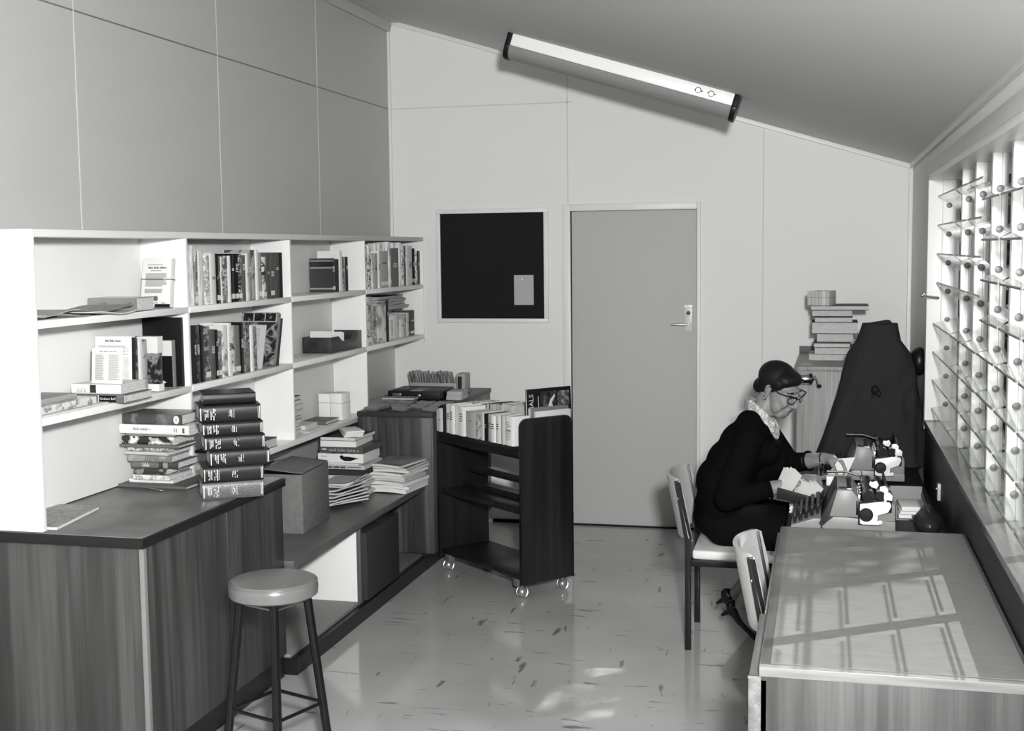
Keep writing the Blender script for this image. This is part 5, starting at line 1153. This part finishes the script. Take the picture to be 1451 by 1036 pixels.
# right hand (near): reaching among the cards, fingers bent forward
tipsR, thR = hand(WRR,(.93,-.08,.30),(-.25,-.35,.90),1,[(.35,.75,.5),(.45,.8,.5),(.55,.9,.5),(.6,.95,.5)],(.8,.5,-.2,.9,.1,-.5))
bo = remeshed(body,'body',SKIN,None,.0034,5,.5); wear(bo)
# face details
for s in (-1,1):
    e = MB(); e.ball(hp(.0815,s*.031,.0085),(.0085,.0115,.0045),16,rot=HR); wear(e.build('eye', plain(.45,.3,.5), None, 0, 60)); 
    e = MB(); e.ball(hp(.0885,s*.031-.002,.0080),(.0028,.005,.0042),12,rot=HR); wear(e.build('iris', BLACK, None, 0, 60))
    e = MB(); e.tube([hp(.082,s*.014,.030),hp(.088,s*.026,.0345),hp(.084,s*.040,.034),hp(.072,s*.049,.028)],[.0022,.0030,.0028,.0014],8); wear(e.build('eyebrow', HAIR, None, 0, 60))
    e = MB(); e.tube([hp(.0905,s*.020,.0145),hp(.0925,s*.031,.0175),hp(.0855,s*.044,.0145)],.0012,6); wear(e.build('eyelash', BLACK, None, 0, 60))
e = MB(); e.ball(hp(.0925,0,-.0575),(.0035,.019,.0036),14,rot=HR); e.ball(hp(.0905,0,-.0670),(.0035,.0165,.0045),14,rot=HR); wear(e.build('lips', plain(.10,.4,.4), None, 0, 60))
hr = MB()
def hh_(c, r): hr.ball(hp(*c), r, 24, rot=HR)
hh_((-.026,0,.032),(.096,.0815,.079)); hh_((.024,0,.062),(.058,.066,.036)); hh_((.034,.020,.058),(.044,.042,.031)); hh_((.028,-.030,.056),(.044,.040,.032)); hh_((-.060,0,-.004),(.052,.066,.062)); hh_((-.096,0,-.040),(.032,.046,.040)); hh_((.010,.056,.036),(.038,.022,.032)); hh_((.010,-.056,.036),(.038,.022,.032))
wear(remeshed(hr,'hair',HAIR,None,.004,6))
wear(MB().tube([hp(-.078,math.cos(a)*.05,-.012+math.sin(a)*.045) for a in [k*PI/10 for k in range(20)]],.006,8,closed=True).build('hair_band', plain(.03,.4,.4), None, 0, 60))
# glasses: upswept dark frames
gl_ = MB()
for s in (-1,1):
    pts = []
    for k in range(20):
        a = 2*PI*k/20; y = s*.034+.0225*math.cos(a)*s; z = .004+.0165*math.sin(a)+(.006*max(0,math.cos(a)) if math.sin(a) > -.3 else 0); pts.append(hp(.106-.10*(abs(y)-.034)*.2-.018*max(0,(abs(y)-.034)/.03),y,z))
    gl_.tube(pts,.0021,8,closed=True)
    gl_.tube([hp(.108,s*.012,.018),hp(.107,s*.034,.0235),hp(.098,s*.060,.0285),hp(.088,s*.068,.028)],[.0028,.0036,.0036,.003],8)
    gl_.tube([hp(.090,s*.067,.027),hp(.05,s*.074,.020),hp(-.005,s*.078,.012),hp(-.02,s*.078,-.005)],.0026,8)
gl_.tube([hp(.108,-.013,.010),hp(.1105,0,.013),hp(.108,.013,.010)],.0024,8)
go = wear(gl_.build('glasses', plain(.012,.2,.6), None, 0, 60))
for s in (-1,1):
    e = MB(); e.tube([hp(-.008+.008*math.cos(a),s*.083,-.046+.010*math.sin(a)) for a in [2*PI*k/16 for k in range(16)]],.0032,8,closed=True); wear(e.build('earring', CHROME, None, 0, 60))
# cardigan
cg = MB()
cg.ball((1.140,YM,.625),(.137,.192,.135),28); cg.ball((1.132,YM,.735),(.124,.172,.125),28); cg.ball((1.18,YM,.82),(.125,.172,.12),28); cg.ball((1.232,YM,.895),(.122,.172,.125),28); cg.ball((1.268,YM,.975),(.094,.165,.085),28)
cg.ball((1.335,YM-.065,.885),(.062,.068,.06),20); cg.ball((1.335,YM+.065,.885),(.062,.068,.06),20)
cg.cap((1.255,YM-.10,1.02),(1.262,-2.372,.962),.060,.064,18); cg.cap((1.275,YM+.10,1.02),(1.302,-2.028,.968),.058,.062,18)
cg.cap((1.262,-2.375,.958),ELR+Vector((0,0,.003)),.066,.055,18); SR = ELR.lerp(WRR,.60); cg.cap(ELR,SR,.054,.043,18)
cg.cap((1.302,-2.022,.966),ELL,.062,.053,18); SL = ELL.lerp(WRL,.40); cg.cap(ELL,SL,.052,.044,18)
cg.ball((1.29,YM+.07,.815),(.125,.13,.12),24); cg.ball((1.345,YM+.15,.765),(.085,.075,.085),20); cg.cap((1.345,YM+.14,.80),(1.40,YM+.19,.775),.075,.06,16)
cgo = wear(remeshed(cg,'cardigan',KNIT,None,.006,7))
def ringband(c, d, r, name, mat, rr=.004):
    d = Vector(d).normalized(); u = d.orthogonal().normalized(); v = d.cross(u); c = Vector(c)
    return wear(MB().tube([c+(u*math.cos(a)+v*math.sin(a))*r for a in [2*PI*k/24 for k in range(24)]],rr,8,closed=True).build(name, mat, None, 0, 60))
ringband(SR+(WRR-ELR).normalized()*.028,WRR-ELR,.041,'cuff',KNIT,.006); ringband(SL+(WRL-ELL).normalized()*.03,WRL-ELL,.043,'cuff',KNIT,.006)
dL = (WRL-ELL).normalized(); ringband(WRL-dL*.012,dL,.0295,'bracelet',BLACK,.0032)
wear(MB().ball(WRL-dL*.012+Vector((-.012,-.024,-.016)),.006,10).build('bracelet_charm', CHROME, None))
# patterned neckerchief
SCF = noisemat('scarf',((0,.6),(.44,.55),(.5,.12),(.57,.5),(1,.62)),nscale=70,detail=3,rough=.7,dist=.8)
sc = MB()
for s in (-1,1):
    P = [(1.238,YM,1.100),(1.252,YM+s*.045,1.098),(1.288,YM+s*.078,1.075),(1.325,YM+s*.078,1.040),(1.352,YM+s*.060,1.005),(1.368,YM+s*.030,.975)]
    for i in range(len(P)-1): [sc.cap(Vector(P[i])+Vector((.004,s*.004,-.012*q)),Vector(P[i+1])+Vector((.006,s*.008,-.012*q)),.012,.012,10) for q in (-1,0,1,2)]
wear(remeshed(sc,'neckerchief',SCF,None,.004,4))
# skirt
sk = MB(); sk.ball((1.138,YM,.575),(.142,.188,.115),28)
for s in (-1,1):
    sk.cap((1.15,YM+s*.085,.560),(1.50,YM+s*.082,.538),.108,.082,20)
sk.box(1.20,1.50,YM-.135,YM+.135,.505,.60)
sk.prism([(1.225,.50),(1.205,.455),(1.268,.245),(1.33,.27),(1.47,.36),(1.565,.47),(1.56,.56),(1.45,.60),(1.22,.60)],YM-.150,YM+.150,'y')
wear(remeshed(sk,'skirt',SKIRT,None,.007,9))
# shoes: slingback courts on tiptoe
for s in (-1,1):
    a = Vector((1.190+(.03 if s < 0 else 0),YM+s*.045,.195 if s > 0 else .165)); t1 = a+Vector((.088,0,-a.z+.040)); t2 = t1+Vector((.050,0,-.020)); he = a+Vector((-.026,0,-.014))
    m = MB(); m.cap(t1+Vector((-.015,0,.004)),t2,.035,.021,16); m.cap(he+Vector((-.004,0,-.004)),he.lerp(t1,.35)+Vector((-.014,0,-.012)),.033,.027,16); m.cap(he.lerp(t1,.3)+Vector((-.016,0,-.014)),t1+Vector((-.010,0,-.010)),.024,.029,16)
    m.cap(he+Vector((-.014,0,.012)),he+Vector((-.010,0,-.01)),.029,.030,16)
    sh = wear(remeshed(m,'shoe',plain(.012,.25,.6),None,.0035,4))
    n_ = Vector((-.86,0,-.50)).normalized()
    hl = MB(); hl.tube([he+n_*.018,he+n_*.045,he+n_*.072],[.024,.012,.0065],12); hl = hl.build('shoe_heel', plain(.012,.3,.5), None, 0, 60); wear(hl)
# ------------------------------------------------------------------ what she handles
fg = tipsL[0].lerp(thL,.5)
hc = thing('held_card','white card held up in the woman\'s far hand above the typewriter','card',Matrix.Translation(fg))
q = [onY(1189,650,fg.y+.018),onY(1212,648,fg.y+.014),onY(1199,675,fg.y+.0),onY(1172,674,fg.y+.004)]
n3 = (q[1]-q[0]).cross(q[3]-q[0]).normalized()*.0006
def quadslab(m, q, nn): return m.add([p-fg-nn for p in q]+[p-fg+nn for p in q],[(0,1,2,3),(7,6,5,4),(0,4,5,1),(1,5,6,2),(2,6,7,3),(3,7,4,0)])
quadslab(MB(),q,n3).build('card', plain(.66,.6,.2), hc, 0, 0)
q2 = [onY(1172,676,-2.46),onY(1200,676,-2.46),onY(1199,690,-2.47),onY(1171,689,-2.47)]
wb = thing('card_holder','white-fronted small card holder with grey end beside the nearer typewriter','card holder',Matrix.Translation((q2[3].x,-2.46,TZ+.0006)))
w_ = q2[1].x-q2[0].x; h0 = q2[3].z-TZ; h1 = q2[0].z-TZ
MB().box(.006,w_-.006,.004,.05,0,h0).build('foot', plain(.06,.5,.3), wb, .001); MB().box(0,w_,0,.055,h0+.0005,h1).build('white_front', plain(.72,.6,.2), wb, .001); MB().box(w_+.0005,w_+.022,0,.055,h0+.0005,h1).build('grey_end', plain(.14,.5,.3), wb, .001)
ct = thing('index_box','dark shallow index box under the woman\'s near hand, full of white cards','box',Matrix.Translation((1.385,-2.518,.722)) @ Matrix.Rotation(math.radians(6),4,'Y') @ Matrix.Rotation(math.radians(-2),4,'Z'))
LD, WD_ = .195, .16; DRK = plain(.022,.5,.3)
m = MB(); m.prism([(0,0),(LD,0),(LD,.026),(0,.052)],0,.006,'y'); m.build('front_side', DRK, ct, .002)
m = MB(); m.prism([(0,0),(LD,0),(LD,.04),(0,.085)],WD_-.006,WD_,'y'); m.build('back_side', DRK, ct, .002)
MB().box(.0005,.006,.0065,WD_-.0065,.0,.016).build('end', DRK, ct, .001); MB().box(LD-.006,LD-.0005,.0065,WD_-.0065,0,.026).build('end', DRK, ct, .001); MB().box(.0065,LD-.0065,.0065,WD_-.0065,0,.004).build('bottom', DRK, ct, 0)
CM = ct.matrix_world.copy(); bpy.context.view_layer.update(); CM = ct.matrix_world.copy()
rd = random.Random(4)
for gi,(xa_,n,hgt,y0_,wd) in enumerate(((.016,7,.122,.030,.075),(.105,8,.078,.004,.085))):
    for i in range(n):
        c = thing('catalogue_card','white catalogue card, %s in the %s clump of the dark index box' % (ORD[i],('left taller','right lower')[gi]),'card',CM @ Matrix.Translation((xa_+(.0052 if gi == 0 else .0075)*i,y0_+.0005*i,.0045)) @ Matrix.Rotation(.30+.02*i+rd.uniform(-.02,.02),4,'Y') @ Matrix.Rotation(.55,4,'Z') ,'catalogue cards in the dark index box')
        MB().box(0,.0008,0,wd,0,hgt*rd.uniform(.95,1.02)).build('card', plain(.72,.6,.2), c, 0, 0)
# ================================================================== LIGHT
def aim(o, p): o.rotation_euler = (Vector(p)-o.location).to_track_quat('-Z','Y').to_euler()
fl = bpy.data.lights.new('photographers_lamp','AREA'); fl.shape = 'DISK'; fl.size = .22; fl.energy = 335; fl.color = (1,1,1)
flo = bpy.data.objects.new('photographers_lamp', fl); COL.objects.link(flo); flo.location = (1.80,-8.0,2.18); aim(flo,(.1,-1.5,1.2))
SUN_EL, SAZ = math.radians(42), Vector((.83,.56,0)).normalized()
sd = SAZ*math.cos(SUN_EL)+Vector((0,0,math.sin(SUN_EL)))
su = bpy.data.lights.new('sun','SUN'); su.energy = 7.5; su.angle = math.radians(.6); suo = bpy.data.objects.new('sun', su); COL.objects.link(suo)
suo.rotation_euler = sd.to_track_quat('Z','Y').to_euler(); suo.location = (6,4,6)
wd = bpy.data.worlds.new('sky'); scn.world = wd; wd.use_nodes = True
bg = wd.node_tree.nodes['Background']; bg.inputs[0].default_value = (.9,.93,.95,1); bg.inputs[1].default_value = .45
vs = scn.view_settings; vs.view_transform = 'Standard'; vs.look = 'None'; vs.exposure = 0; vs.gamma = 1; vs.use_curve_mapping = False
